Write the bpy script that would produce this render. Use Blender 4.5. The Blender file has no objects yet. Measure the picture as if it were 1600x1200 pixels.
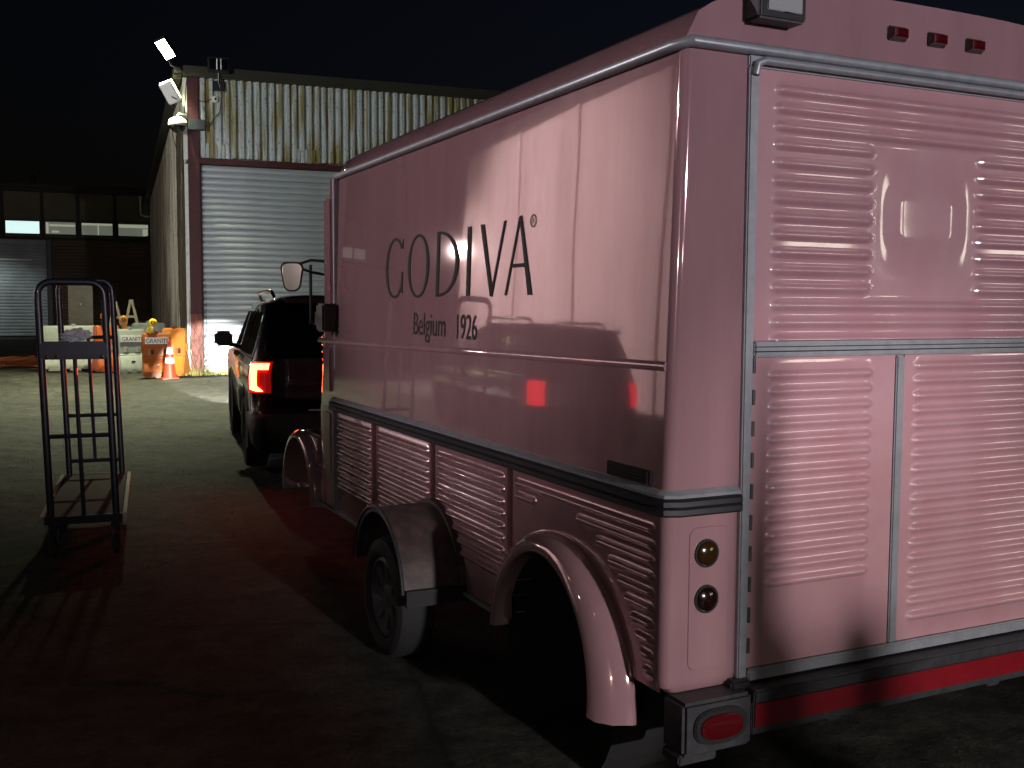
import bpy, bmesh, math, random
from mathutils import Vector, Matrix
random.seed(7)
rad = math.radians
scene = bpy.context.scene
col = scene.collection

# ------------------------------------------------------------------ camera
cam_d = bpy.data.cameras.new('camera'); cam = bpy.data.objects.new('camera', cam_d); col.objects.link(cam)
FW = Vector((0.434, 0.898, -0.074)).normalized(); RT = Vector((0.900, -0.435, 0.005)); RT = (RT - FW*RT.dot(FW)).normalized(); UP = RT.cross(FW)
cam.matrix_world = Matrix(((RT.x, UP.x, -FW.x, 0), (RT.y, UP.y, -FW.y, 0), (RT.z, UP.z, -FW.z, 1.72), (0, 0, 0, 1)))
cam_d.sensor_width = 36; cam_d.lens = 36.585; cam_d.clip_start = 0.05; cam_d.clip_end = 2000
scene.camera = cam

# ------------------------------------------------------------------ night sky, moon, exposure
w = bpy.data.worlds.new('World'); scene.world = w; w.use_nodes = True
nt = w.node_tree; nt.nodes.clear()
sky = nt.nodes.new('ShaderNodeTexSky'); sky.sky_type = 'NISHITA'; sky.sun_disc = False
sky.sun_elevation = rad(-3); sky.sun_rotation = rad(75); sky.air_density = 1.2; sky.dust_density = 2
tint = nt.nodes.new('ShaderNodeMix'); tint.data_type = 'RGBA'; tint.blend_type = 'MULTIPLY'; tint.inputs[0].default_value = 1
tint.inputs[7].default_value = (0.45, 0.55, 0.9, 1)
bg = nt.nodes.new('ShaderNodeBackground'); bg.inputs[1].default_value = 0.05
out = nt.nodes.new('ShaderNodeOutputWorld')
nt.links.new(sky.outputs[0], tint.inputs[6]); nt.links.new(tint.outputs[2], bg.inputs[0]); nt.links.new(bg.outputs[0], out.inputs[0])
md = bpy.data.lights.new('moon', 'SUN'); md.energy = 0.004; md.angle = rad(0.5); md.color = (0.8, 0.88, 1)
moon = bpy.data.objects.new('moon', md); col.objects.link(moon); moon.rotation_euler = (rad(50), 0, rad(-75))
vs = scene.view_settings; vs.view_transform = 'Standard'; vs.look = 'None'; vs.gamma = 1; vs.exposure = 0; vs.use_curve_mapping = False
scene.cycles.max_bounces = 6; scene.cycles.sample_clamp_indirect = 4; scene.cycles.use_denoising = True
scene.cycles.caustics_reflective = False; scene.cycles.caustics_refractive = False

def spot(name, parent, loc, target, watts, color, size, blend, radius):
    d = bpy.data.lights.new(name, 'SPOT'); d.energy = watts; d.color = color; d.spot_size = rad(size); d.spot_blend = blend; d.shadow_soft_size = radius
    o = bpy.data.objects.new(name, d); col.objects.link(o); o.location = loc
    o.rotation_euler = (Vector(target) - Vector(loc)).to_track_quat('-Z', 'Y').to_euler()
    if parent: o.parent = parent
    return o

# ------------------------------------------------------------------ materials
def mat(name, color, rough=0.5, metal=0, coat=0, emit=None, estr=0, bump=None, vary=None, spec=0.5, trans=0, alpha=1, coat_rough=0.03):
    """bump=(scale,strength,distance,detail); vary=(scale,colour2,lo,hi[,stretch])"""
    m = bpy.data.materials.new(name); m.use_nodes = True; n = m.node_tree; b = n.nodes['Principled BSDF']
    b.inputs['Base Color'].default_value = (*color, 1); b.inputs['Roughness'].default_value = rough; b.inputs['Metallic'].default_value = metal
    b.inputs['Coat Weight'].default_value = coat; b.inputs['Coat Roughness'].default_value = coat_rough; b.inputs['Specular IOR Level'].default_value = spec
    b.inputs['Transmission Weight'].default_value = trans
    if emit: b.inputs['Emission Color'].default_value = (*emit, 1); b.inputs['Emission Strength'].default_value = estr
    tc = n.nodes.new('ShaderNodeTexCoord')
    if vary:
        mp = n.nodes.new('ShaderNodeMapping'); n.links.new(tc.outputs['Object'], mp.inputs[0])
        if len(vary) > 4: mp.inputs['Scale'].default_value = vary[4]
        t = n.nodes.new('ShaderNodeTexNoise'); t.inputs['Scale'].default_value = vary[0]; t.inputs['Detail'].default_value = 6; t.inputs['Roughness'].default_value = 0.65
        n.links.new(mp.outputs[0], t.inputs['Vector'])
        r = n.nodes.new('ShaderNodeValToRGB'); r.color_ramp.elements[0].position = vary[2]; r.color_ramp.elements[1].position = vary[3]
        r.color_ramp.elements[0].color = (*color, 1); r.color_ramp.elements[1].color = (*vary[1], 1)
        n.links.new(t.outputs[0], r.inputs[0]); n.links.new(r.outputs[0], b.inputs['Base Color'])
    if bump:
        t = n.nodes.new('ShaderNodeTexNoise'); t.inputs['Scale'].default_value = bump[0]; t.inputs['Detail'].default_value = bump[3]
        n.links.new(tc.outputs['Object'], t.inputs['Vector'])
        bn = n.nodes.new('ShaderNodeBump'); bn.inputs['Strength'].default_value = bump[1]; bn.inputs['Distance'].default_value = bump[2]
        n.links.new(t.outputs[0], bn.inputs['Height']); n.links.new(bn.outputs[0], b.inputs['Normal'])
        if coat: n.links.new(bn.outputs[0], b.inputs['Coat Normal'])
    return m

M = {}
M['pink'] = mat('pink paint', (0.47, 0.272, 0.297), 0.06, metal=0.30, coat=1.0, bump=(1.1, 0.16, 0.012, 1), vary=(3, (0.39, 0.22, 0.24), 0.38, 0.78, (2, 2, .3)), coat_rough=0.008)
M['pink_rib'] = mat('pink ribbed paint', (0.47, 0.270, 0.293), 0.45, coat=1.0, bump=(2.2, 0.16, 0.012, 1), vary=(4, (0.43, 0.205, 0.23), 0.4, 0.8), coat_rough=0.06)
for k_ in ('pink', 'pink_rib'): M[k_].node_tree.nodes['Principled BSDF'].inputs['Coat IOR'].default_value = 1.65
M['pink_side_rib'] = mat('pink ribbed side paint', (0.47, 0.268, 0.292), 0.24, metal=0.38, coat=1.0, bump=(1.6, 0.10, 0.012, 1), vary=(4, (0.36, 0.195, 0.215), 0.4, 0.8, (1, 1, .4)), coat_rough=0.05)
M['trim'] = mat('grey anodised trim', (0.33, 0.35, 0.38), 0.38, metal=0.35, vary=(20, (0.24, 0.25, 0.27), 0.4, 0.8))
M['black_rub'] = mat('black rubber', (0.012, 0.012, 0.015), 0.45, bump=(40, 0.2, 0.002, 3))
M['black'] = mat('black plastic', (0.014, 0.014, 0.016), 0.4)
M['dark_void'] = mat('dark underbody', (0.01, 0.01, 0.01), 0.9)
M['ink'] = mat('black vinyl', (0.008, 0.008, 0.009), 0.6, spec=.25)
M['ink_grey'] = mat('grey vinyl', (0.016, 0.012, 0.013), 0.6, spec=.25)
M['red_tape'] = mat('red reflective tape', (0.20, 0.003, 0.010), 0.4, coat=0.2, vary=(9, (0.15, 0.002, 0.007), 0.4, 0.7))
M['red_lens'] = mat('red lens', (0.07, 0.003, 0.005), 0.12, coat=1)
M['dark_red_lens'] = mat('smoked red lens', (0.012, 0.003, 0.003), 0.15, coat=1)
M['amber_lens'] = mat('amber lens', (0.028, 0.012, 0.002), 0.15, coat=1)
M['galv'] = mat('galvanised steel', (0.06, 0.062, 0.068), 0.5, metal=0.5, vary=(30, (0.035, 0.035, 0.038), 0.4, 0.7), bump=(60, 0.2, 0.002, 4))
M['rubber'] = mat('tyre rubber', (0.018, 0.018, 0.019), 0.8, bump=(80, 0.3, 0.003, 3))
M['rim'] = mat('grey steel rim', (0.13, 0.13, 0.14), 0.4, metal=0.6)
M['fender'] = mat('dusty black fender', (0.05, 0.035, 0.035), 0.55, vary=(14, (0.12, 0.075, 0.07), 0.45, 0.75), bump=(30, 0.25, 0.004, 4))
M['chrome'] = mat('chrome', (0.75, 0.75, 0.77), 0.1, metal=1)
M['mirror'] = mat('mirror glass', (0.85, 0.87, 0.88), 0.02, metal=1)
M['lamp_glass'] = mat('clear lamp lens', (0.35, 0.37, 0.37), 0.15, coat=1, bump=(60, 0.5, 0.003, 1))
M['car'] = mat('black car paint', (0.008, 0.009, 0.013), 0.25, coat=1)
M['car_low'] = mat('black cladding', (0.014, 0.014, 0.015), 0.6)
M['mirror_shell'] = mat('backlit mirror shell', (0.16, 0.15, 0.13), 0.5)  # backlight painted in, paler than the black car body
M['glass'] = mat('dark glass', (0.006, 0.007, 0.008), 0.06, coat=0.4)
M['tail_off'] = mat('tail lens', (0.25, 0.004, 0.008), 0.15, coat=1, emit=(1, 0.012, 0.012), estr=0.2)
M['tail_on'] = mat('lit tail lamp', (0.9, 0.2, 0.1), 0.3, emit=(1, 0.04, 0.010), estr=62)
M['tail_dim'] = mat('dim lit tail lamp', (0.5, 0.02, 0.02), 0.3, emit=(1, 0.015, 0.03), estr=1.6)
M['head_on'] = mat('lit head lamp', (0.9, 0.9, 0.9), 0.3, emit=(1, 0.97, 0.9), estr=20)
M['cart'] = mat('dark navy tube paint', (0.010, 0.010, 0.017), 0.35, coat=0.4)
M['cart_edge'] = mat('worn pale deck edge', (0.42, 0.40, 0.38), 0.5, vary=(15, (0.2, 0.18, 0.17), 0.4, 0.7))  # pale edge strips with darker blotches
M['deck'] = mat('dark worn deck', (0.018, 0.013, 0.013), 0.7, vary=(8, (0.01, 0.008, 0.008), 0.4, 0.7), bump=(25, 0.3, 0.003, 4))
M['bag'] = mat('clear crumpled film', (0.7, 0.71, 0.72), 0.15, trans=.45, coat=1, bump=(40, 0.8, 0.01, 3))
M['orange'] = mat('orange plastic', (0.30, 0.072, 0.008), 0.5, vary=(9, (0.28, 0.07, 0.008), 0.4, 0.75))
M['orange2'] = mat('yellow orange plastic', (0.40, 0.13, 0.007), 0.5, vary=(9, (0.40, 0.13, 0.008), 0.4, 0.75))
M['orange_red'] = mat('faded red orange plastic', (0.55, 0.10, 0.02), 0.5, vary=(9, (0.38, 0.07, 0.015), 0.4, 0.75))
M['cone'] = mat('fluorescent cone', (0.48, 0.042, 0.009), 0.5, vary=(15, (0.6, 0.06, 0.012), 0.45, 0.8))
M['white_pl'] = mat('dirty white plastic', (0.42, 0.43, 0.39), 0.5, vary=(8, (0.28, 0.28, 0.25), 0.45, 0.8))
M['grey_pl'] = mat('pale grey plastic', (0.25, 0.275, 0.255), 0.5, vary=(8, (0.17, 0.19, 0.17), 0.45, 0.8))
M['white_refl'] = mat('white reflective band', (0.85, 0.85, 0.84), 0.35)
M['yellow_pl'] = mat('yellow lamp plastic', (0.85, 0.55, 0.01), 0.4, coat=0.4)
M['cream'] = mat('cream plastic', (0.62, 0.58, 0.30), 0.55, vary=(10, (0.42, 0.38, 0.18), 0.4, 0.8))
M['ply'] = mat('pale board', (0.34, 0.34, 0.22), 0.75, vary=(5, (0.25, 0.25, 0.16), 0.4, 0.7))
M['hose'] = mat('orange hose', (0.60, 0.20, 0.07), 0.55)
M['red_steel'] = mat('oxide red steel', (0.075, 0.012, 0.014), 0.55, vary=(7, (0.04, 0.010, 0.009), 0.4, 0.75), bump=(25, 0.3, 0.004, 5))
M['rust_steel'] = mat('rusty red lower steel', (0.28, 0.09, 0.06), 0.65, vary=(7, (0.10, 0.03, 0.02), 0.4, 0.7), bump=(25, 0.5, 0.006, 5))
M['dark_trim'] = mat('dark brown fascia', (0.03, 0.028, 0.018), 0.6)
M['conc'] = mat('pale dirty wall', (0.42, 0.41, 0.35), 0.8, vary=(1.2, (0.18, 0.17, 0.14), 0.42, 0.75, (1, 1, 0.4)))
M['far_wall'] = mat('olive brown wall', (0.10, 0.095, 0.045), 0.8, vary=(0.6, (0.07, 0.065, 0.03), 0.4, 0.7))
M['far_panel'] = mat('olive fascia panel', (0.13, 0.12, 0.06), 0.7, vary=(0.7, (0.09, 0.085, 0.04), 0.4, 0.7))
M['far_dark'] = mat('black batten', (0.015, 0.015, 0.013), 0.7)
M['far_grey'] = mat('grey shutter', (0.34, 0.37, 0.37), 0.5, vary=(0.8, (0.22, 0.24, 0.24), 0.4, 0.7))
M['far_brown'] = mat('brown shutter', (0.10, 0.065, 0.03), 0.6, vary=(0.6, (0.06, 0.04, 0.02), 0.4, 0.7))
M['shutter'] = mat('galvanised shutter slat', (0.52, 0.56, 0.58), 0.42, metal=0.25, vary=(2.0, (0.38, 0.41, 0.43), 0.35, 0.75, (0.5, 1, 3)), bump=(6, 0.1, 0.006, 2))
M['win_cool'] = mat('lit cool window', (0.5, 0.55, 0.55), 0.2, emit=(0.62, 0.85, 0.82), estr=1.1)
M['win_warm'] = mat('lit dull window', (0.4, 0.42, 0.38), 0.2, emit=(0.55, 0.62, 0.48), estr=0.16)
M['win_strip'] = mat('glowing window strip', (0.6, 0.6, 0.5), 0.5, emit=(0.8, 0.85, 0.6), estr=0.32)  # emissive strips stand in for brighter parts of the lit interior
M['flood_on'] = mat('lit flood lens', (1, 1, 0.9), 0.3, emit=(1, 1, 0.72), estr=60)
M['lamp_on'] = mat('lit wall lamp lens', (1, 1, 1), 0.3, emit=(1, 0.93, 0.8), estr=30)
M['work_on'] = mat('lit work lamp lens', (1, 1, 1), 0.3, emit=(1, 0.9, 0.82), estr=40)
M['depot_glow'] = mat('added depot glow', (1, 1, 1), 0.3, emit=(1, 0.9, 0.75), estr=9)
M['white_metal'] = mat('white painted metal', (0.72, 0.73, 0.68), 0.4, vary=(12, (0.5, 0.5, 0.45), 0.5, 0.8))
M['blue_box'] = mat('slate blue box', (0.022, 0.028, 0.042), 0.5)
M['dome_glass'] = mat('smoked dome', (0.015, 0.015, 0.015), 0.08, coat=1)
M['vine'] = mat('dry vine stem', (0.055, 0.045, 0.03), 0.9)
M['weed'] = mat('dry yellow grass', (0.34, 0.29, 0.09), 0.8, vary=(6, (0.18, 0.20, 0.06), 0.4, 0.7))
M['left_wall'] = mat('pale pink render wall', (0.60, 0.46, 0.44), 0.7, vary=(1.0, (0.38, 0.28, 0.27), 0.35, 0.75, (1, 1, .12)))
M['pebble'] = mat('loose gravel', (0.11, 0.10, 0.09), 0.8)

def cladding_mat(name, c1, c2, c3):
    m = mat(name, c1, 0.55); n = m.node_tree; b = n.nodes['Principled BSDF']; tc = n.nodes['Texture Coordinate']
    mp = n.nodes.new('ShaderNodeMapping'); mp.inputs['Scale'].default_value = (5.3, 5.3, 0.42); n.links.new(tc.outputs['Object'], mp.inputs[0])
    oi = n.nodes.new('ShaderNodeObjectInfo'); ad = n.nodes.new('ShaderNodeVectorMath'); ad.operation = 'ADD'
    n.links.new(mp.outputs[0], ad.inputs[0]); n.links.new(oi.outputs['Location'], ad.inputs[1])
    t = n.nodes.new('ShaderNodeTexNoise'); t.inputs['Scale'].default_value = 1; t.inputs['Detail'].default_value = 5; n.links.new(ad.outputs[0], t.inputs['Vector'])
    r = n.nodes.new('ShaderNodeValToRGB'); e = r.color_ramp.elements
    e[0].position = 0.45; e[0].color = (*c1, 1); e[1].position = 0.52; e[1].color = (*c2, 1); x = e.new(0.63); x.color = (*c3, 1)
    n.links.new(t.outputs[0], r.inputs[0])
    t2 = n.nodes.new('ShaderNodeTexNoise'); t2.inputs['Scale'].default_value = 14; t2.inputs['Detail'].default_value = 6; n.links.new(tc.outputs['Object'], t2.inputs['Vector'])
    r2 = n.nodes.new('ShaderNodeValToRGB'); r2.color_ramp.elements[0].position = 0.58; r2.color_ramp.elements[1].position = 0.70
    mx = n.nodes.new('ShaderNodeMix'); mx.data_type = 'RGBA'; mx.inputs[7].default_value = (0.12, 0.11, 0.09, 1)
    n.links.new(t2.outputs[0], r2.inputs[0]); n.links.new(r2.outputs[0], mx.inputs[0]); n.links.new(r.outputs[0], mx.inputs[6]); n.links.new(mx.outputs[2], b.inputs['Base Color'])
    return m
M['clad'] = cladding_mat('weathered corrugated sheet', (0.50, 0.54, 0.54), (0.34, 0.30, 0.14), (0.15, 0.095, 0.02))
M['side_clad'] = cladding_mat('stained side sheet', (0.62, 0.62, 0.50), (0.42, 0.40, 0.26), (0.06, 0.05, 0.035))

def ground_mat():
    m = bpy.data.materials.new('broken asphalt yard'); m.use_nodes = True; n = m.node_tree; b = n.nodes['Principled BSDF']; L = n.links.new
    tc = n.nodes.new('ShaderNodeTexCoord')
    def noise(s, d, rgh=0.6):
        t = n.nodes.new('ShaderNodeTexNoise'); t.inputs['Scale'].default_value = s; t.inputs['Detail'].default_value = d; t.inputs['Roughness'].default_value = rgh
        L(tc.outputs['Object'], t.inputs['Vector']); return t
    big = noise(0.35, 5); mid = noise(5, 6, .7); fine = noise(55, 4, .75)
    r = n.nodes.new('ShaderNodeValToRGB'); e = r.color_ramp.elements
    e[0].position = 0.32; e[0].color = (0.019, 0.0185, 0.016, 1); e[1].position = 0.68; e[1].color = (0.064, 0.062, 0.05, 1); L(big.outputs[0], r.inputs[0])
    r2 = n.nodes.new('ShaderNodeValToRGB'); e = r2.color_ramp.elements
    e[0].position = 0.36; e[0].color = (0.22, 0.22, 0.22, 1); e[1].position = 0.68; e[1].color = (1.75, 1.72, 1.62, 1); L(mid.outputs[0], r2.inputs[0])
    mx = n.nodes.new('ShaderNodeMix'); mx.data_type = 'RGBA'; mx.blend_type = 'MULTIPLY'; mx.inputs[0].default_value = 1; L(r.outputs[0], mx.inputs[6]); L(r2.outputs[0], mx.inputs[7])
    r3 = n.nodes.new('ShaderNodeValToRGB'); e = r3.color_ramp.elements
    e[0].position = 0.4; e[0].color = (0.6, 0.6, 0.6, 1); e[1].position = 0.75; e[1].color = (1.7, 1.65, 1.55, 1); L(fine.outputs[0], r3.inputs[0])
    mx2 = n.nodes.new('ShaderNodeMix'); mx2.data_type = 'RGBA'; mx2.blend_type = 'MULTIPLY'; mx2.inputs[0].default_value = 1; L(mx.outputs[2], mx2.inputs[6]); L(r3.outputs[0], mx2.inputs[7])
    vo_ = n.nodes.new('ShaderNodeTexVoronoi'); vo_.feature = 'DISTANCE_TO_EDGE'; vo_.inputs['Scale'].default_value = 0.55
    wob = n.nodes.new('ShaderNodeMix'); wob.data_type = 'VECTOR'; wob.inputs[0].default_value = 0.12; L(tc.outputs['Object'], wob.inputs[4]); w3 = noise(1.4, 5); L(w3.outputs['Color'], wob.inputs[5])
    L(wob.outputs[1], vo_.inputs['Vector'])
    cr = n.nodes.new('ShaderNodeValToRGB'); cr.color_ramp.elements[0].position = 0.0; cr.color_ramp.elements[0].color = (.25, .25, .25, 1); cr.color_ramp.elements[1].position = 0.014; L(vo_.outputs['Distance'], cr.inputs[0])
    st = noise(0.9, 3); sr = n.nodes.new('ShaderNodeValToRGB'); sr.color_ramp.elements[0].position = .30; sr.color_ramp.elements[0].color = (.45, .45, .46, 1); sr.color_ramp.elements[1].position = .42; L(st.outputs[0], sr.inputs[0])
    m3 = n.nodes.new('ShaderNodeMix'); m3.data_type = 'RGBA'; m3.blend_type = 'MULTIPLY'; m3.inputs[0].default_value = 1; L(mx2.outputs[2], m3.inputs[6]); L(cr.outputs[0], m3.inputs[7])
    m4 = n.nodes.new('ShaderNodeMix'); m4.data_type = 'RGBA'; m4.blend_type = 'MULTIPLY'; m4.inputs[0].default_value = 1; L(m3.outputs[2], m4.inputs[6]); L(sr.outputs[0], m4.inputs[7])
    L(m4.outputs[2], b.inputs['Base Color'])
    b.inputs['Roughness'].default_value = 0.75; b.inputs['Specular IOR Level'].default_value = 0.35
    b1 = n.nodes.new('ShaderNodeBump'); b1.inputs['Strength'].default_value = 0.6; b1.inputs['Distance'].default_value = 0.09; L(mid.outputs[0], b1.inputs['Height'])
    b2 = n.nodes.new('ShaderNodeBump'); b2.inputs['Strength'].default_value = 0.8; b2.inputs['Distance'].default_value = 0.032; L(fine.outputs[0], b2.inputs['Height']); L(b1.outputs[0], b2.inputs['Normal'])
    L(b2.outputs[0], b.inputs['Normal'])
    return m
M['ground'] = ground_mat()

# ------------------------------------------------------------------ mesh helpers
class MB:
    def __init__(self): self.v = []; self.f = []
    def add(self, vs, fs):
        o = len(self.v); self.v += [tuple(p) for p in vs]; self.f += [tuple(i+o for i in q) for q in fs]; return self
    def box(self, a, b, m=None):
        x0, y0, z0 = a; x1, y1, z1 = b
        p = [Vector(q) for q in ((x0,y0,z0),(x1,y0,z0),(x1,y1,z0),(x0,y1,z0),(x0,y0,z1),(x1,y0,z1),(x1,y1,z1),(x0,y1,z1))]
        if m: p = [m @ q for q in p]
        return self.add(p, [(0,3,2,1),(4,5,6,7),(0,1,5,4),(1,2,6,5),(2,3,7,6),(3,0,4,7)])
    def tube(self, path, r, n=10, cap=True, closed=False):
        path = [Vector(p) for p in path]; rs = r if isinstance(r, (list, tuple)) else [r]*len(path); N = len(path); vs = []
        prev = None
        for i, p in enumerate(path):
            t = (path[(i+1) % N] - path[i-1]) if closed else (path[min(i+1, N-1)] - path[max(i-1, 0)])
            t.normalize()
            if prev is None:
                a = Vector((0, 0, 1)) if abs(t.z) < 0.9 else Vector((1, 0, 0)); u = t.cross(a).normalized()
            else:
                u = (prev - t*prev.dot(t)).normalized()
            prev = u; q = t.cross(u)
            for k in range(n):
                an = 2*math.pi*k/n; vs.append(p + (u*math.cos(an) + q*math.sin(an))*rs[i])
        fs = []
        for i in range(N if closed else N-1):
            for k in range(n):
                j = (i+1) % N; fs.append((i*n+k, i*n+(k+1) % n, j*n+(k+1) % n, j*n+k))
        if cap and not closed: fs += [tuple(range(n))[::-1], tuple((N-1)*n+k for k in range(n))]
        return self.add(vs, fs)
    def lathe(self, prof, c, axis='z', n=24, a0=0, a1=2*math.pi):
        """prof [(r,h)] revolved about axis through c"""
        full = abs(a1-a0-2*math.pi) < 1e-6; cnt = n if full else n+1; vs = []
        for r, h in prof:
            for k in range(cnt):
                a = a0+(a1-a0)*k/n; x, y = r*math.cos(a), r*math.sin(a)
                vs.append({'z': (c[0]+x, c[1]+y, c[2]+h), 'x': (c[0]+h, c[1]+x, c[2]+y), 'y': (c[0]+x, c[1]+h, c[2]+y)}[axis])
        fs = []
        for i in range(len(prof)-1):
            for k in range(n):
                k2 = (k+1) % cnt; fs.append((i*cnt+k, i*cnt+k2, (i+1)*cnt+k2, (i+1)*cnt+k))
        return self.add(vs, fs)
    def prism(self, poly, fn0, fn1):
        """poly of 2D points; fn0/fn1 map (u,v) to the two faces"""
        n = len(poly); vs = [fn0(*p) for p in poly] + [fn1(*p) for p in poly]
        return self.add(vs, [tuple(range(n))[::-1], tuple(range(n, 2*n))] + [(i, (i+1) % n, n+(i+1) % n, n+i) for i in range(n)])
    def loft(self, rings, closed=True, cap=True):
        n = len(rings[0]); vs = [p for r in rings for p in r]; fs = []
        for i in range(len(rings)-1):
            for k in range(n if closed else n-1):
                k2 = (k+1) % n; fs.append((i*n+k, i*n+k2, (i+1)*n+k2, (i+1)*n+k))
        if cap: fs += [tuple(range(n))[::-1], tuple((len(rings)-1)*n+k for k in range(n))]
        return self.add(vs, fs)
    def build(self, name, m, parent=None, smooth=False, bevel=0, off=None, angle=40, props=None):
        me = bpy.data.meshes.new(name); me.from_pydata(self.v, [], self.f); me.validate()
        bm = bmesh.new(); bm.from_mesh(me); bmesh.ops.recalc_face_normals(bm, faces=bm.faces)
        if bevel:
            es = [e for e in bm.edges if len(e.link_faces) == 2 and e.calc_face_angle(0) > rad(35)]
            bmesh.ops.bevel(bm, geom=es, offset=bevel, segments=2, affect='EDGES', clamp_overlap=True)
        if smooth or bevel:
            for f in bm.faces: f.smooth = True
            for e in bm.edges:
                if len(e.link_faces) != 2 or e.calc_face_angle(0) > rad(angle): e.smooth = False
        bm.to_mesh(me); bm.free()
        me.materials.append(M[m]); o = bpy.data.objects.new(name, me); col.objects.link(o)
        if parent:
            o.parent = parent
            if off: o.location = off
        for k, v in (props or {}).items(): o[k] = v
        return o

def thing(name, label, cat, loc=(0, 0, 0), rz=0, group=None):
    o = bpy.data.objects.new(name, None); col.objects.link(o); o.empty_display_size = 0.2
    o.location = loc; o.rotation_euler = (0, 0, rz); o['label'] = label; o['category'] = cat
    if group: o['group'] = group
    return o
def tag(o, label, cat, group=None):
    o['label'] = label; o['category'] = cat
    if group: o['group'] = group
    return o
def copy_tree(o, parent=None):
    c = o.copy(); col.objects.link(c); c.parent = parent
    for ch in [q for q in bpy.data.objects if q.parent == o]: copy_tree(ch, c)
    return c
def arc(cx, cy, r, a0, a1, n, ry=None):
    return [(cx + r*math.cos(rad(a0+(a1-a0)*i/n)), cy + (ry or r)*math.sin(rad(a0+(a1-a0)*i/n))) for i in range(n+1)]
def text_mesh(s, size, mapf, name, m, parent, sx=1.0, depth=0.0):
    cu = bpy.data.curves.new('t', 'FONT'); cu.body = s; cu.size = size; to = bpy.data.objects.new('t', cu); col.objects.link(to)
    me0 = to.to_mesh(); vs = [tuple(v.co) for v in me0.vertices]; fs = [tuple(p.vertices) for p in me0.polygons]
    to.to_mesh_clear(); bpy.data.objects.remove(to); bpy.data.curves.remove(cu)
    b = MB(); b.add([mapf(x*sx, y) for x, y, z in vs], fs); return b.build(name, m, parent)

def hnoise(x, y):
    return (math.sin(x*1.7+y*0.6)+math.sin(x*0.9-y*2.1+1.3)+math.sin(x*3.3+y*2.7+0.4)*0.5+math.sin(-x*5.1+y*4.3)*0.35+math.sin(x*8.3+y*7.1+2)*0.2)

# ================================================================== SETTING: ground
def axis_pts(lo, hi, d0, d1, step, far):
    a = [lo]; x = lo
    pts = []
    x = d0
    while x < d1: pts.append(x); x += step
    pts.append(d1); s = step; x = d0; pre = []
    while x > lo: s *= 1.35; x -= s; pre.append(max(x, lo))
    s = step; x = d1; post = []
    while x < hi: s *= 1.35; x += s; post.append(min(x, hi))
    return pre[::-1]+pts+post
gx = axis_pts(-400, 400, -2, 6.5, 0.09, 0); gy = axis_pts(-400, 500, -1, 30, 0.11, 0)
def gh(x, y):
    h = 0.006*hnoise(x*1.3, y*0.9)
    # shallow tyre ruts and heaves across the far lit yard
    if y > 12: h += 0.04*math.sin(y*2.1+0.9*math.sin(x*0.8))*math.sin(x*0.55+y*0.21)*min(1, (y-12)/6)
    if y > 8: h += 0.011*(math.sin(x*5.3+2.1*math.sin(y*1.9))*math.sin(y*6.1+1.7*math.sin(x*2.3))+.6*math.sin(y*11.7+x*3.1)*math.sin(x*9.1-y*2.2))*min(1, (y-8)/4)
    d = math.hypot((x-2.4)/1.6, (y-17.5)/1.3)
    if d < 1: h -= 0.05*(1-d*d)**2
    return h - 0.012
g = MB(); nx = len(gx)
g.v = [(x, y, gh(x, y) if -2.5 < x < 8 and -2 < y < 34 else -0.012) for y in gy for x in gx]
g.f = [(j*nx+i, j*nx+i+1, (j+1)*nx+i+1, (j+1)*nx+i) for j in range(len(gy)-1) for i in range(nx-1)]
go = g.build('ground', 'ground', smooth=True, angle=180); go['kind'] = 'structure'
# asphalt overlay whose broken edge shows in the red light
ed = []
for i in range(60):
    a = 2*math.pi*i/60; r = 1 + 0.10*math.sin(3*a+1)+0.07*math.sin(7*a)+0.05*math.sin(13*a+2)+random.uniform(-.03, .03)
    ed.append((1.15+1.15*r*math.cos(a), 6.1+1.45*r*math.sin(a)))
pb = MB(); pb.v = [(x, y, gh(x, y)-0.01) for x, y in ed]+[(1.15+(x-1.15)*.96, 6.1+(y-6.1)*.96, gh(x, y)+0.008) for x, y in ed]+[(1.15+(x-1.15)*k, 6.1+(y-6.1)*k, gh(1.15+(x-1.15)*k, 6.1+(y-6.1)*k)+0.012) for k in (.8, .6, .4, .2) for x, y in ed]+[(1.15, 6.1, gh(1.15, 6.1)+.012)]
pb.f = [(l*60+i, l*60+(i+1) % 60, (l+1)*60+(i+1) % 60, (l+1)*60+i) for l in range(5) for i in range(60)]+[(5*60+i, 5*60+(i+1) % 60, 6*60) for i in range(60)]
po = pb.build('asphalt_patch', 'ground', smooth=True); po['kind'] = 'structure'
pe = MB()
for i in range(3000):
    y = 4.5+15.5*random.random()**.8; x = random.uniform(-0.3, 4.5); s = random.choice((.004, .005, .006, .007, .008, .011))*random.uniform(.7, 1.4)
    z = gh(x, y)
    if math.hypot((x-1.15)/1.15, (y-6.1)/1.45) < 1.1: continue
    a = random.uniform(0, 6.28); c_, s_ = math.cos(a)*s, math.sin(a)*s
    pe.add([(x+c_, y+s_, z), (x-s_, y+c_, z), (x-c_*.8, y-s_*.8, z), (x+s_*.9, y-c_*.9, z), (x+.2*s, y, z+s*.9)], [(0,1,4),(1,2,4),(2,3,4),(3,0,4)])
peo = pe.build('gravel', 'pebble'); peo['kind'] = 'stuff'; tag(peo, 'loose grey gravel scattered on the dark yard surface', 'gravel')

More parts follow.
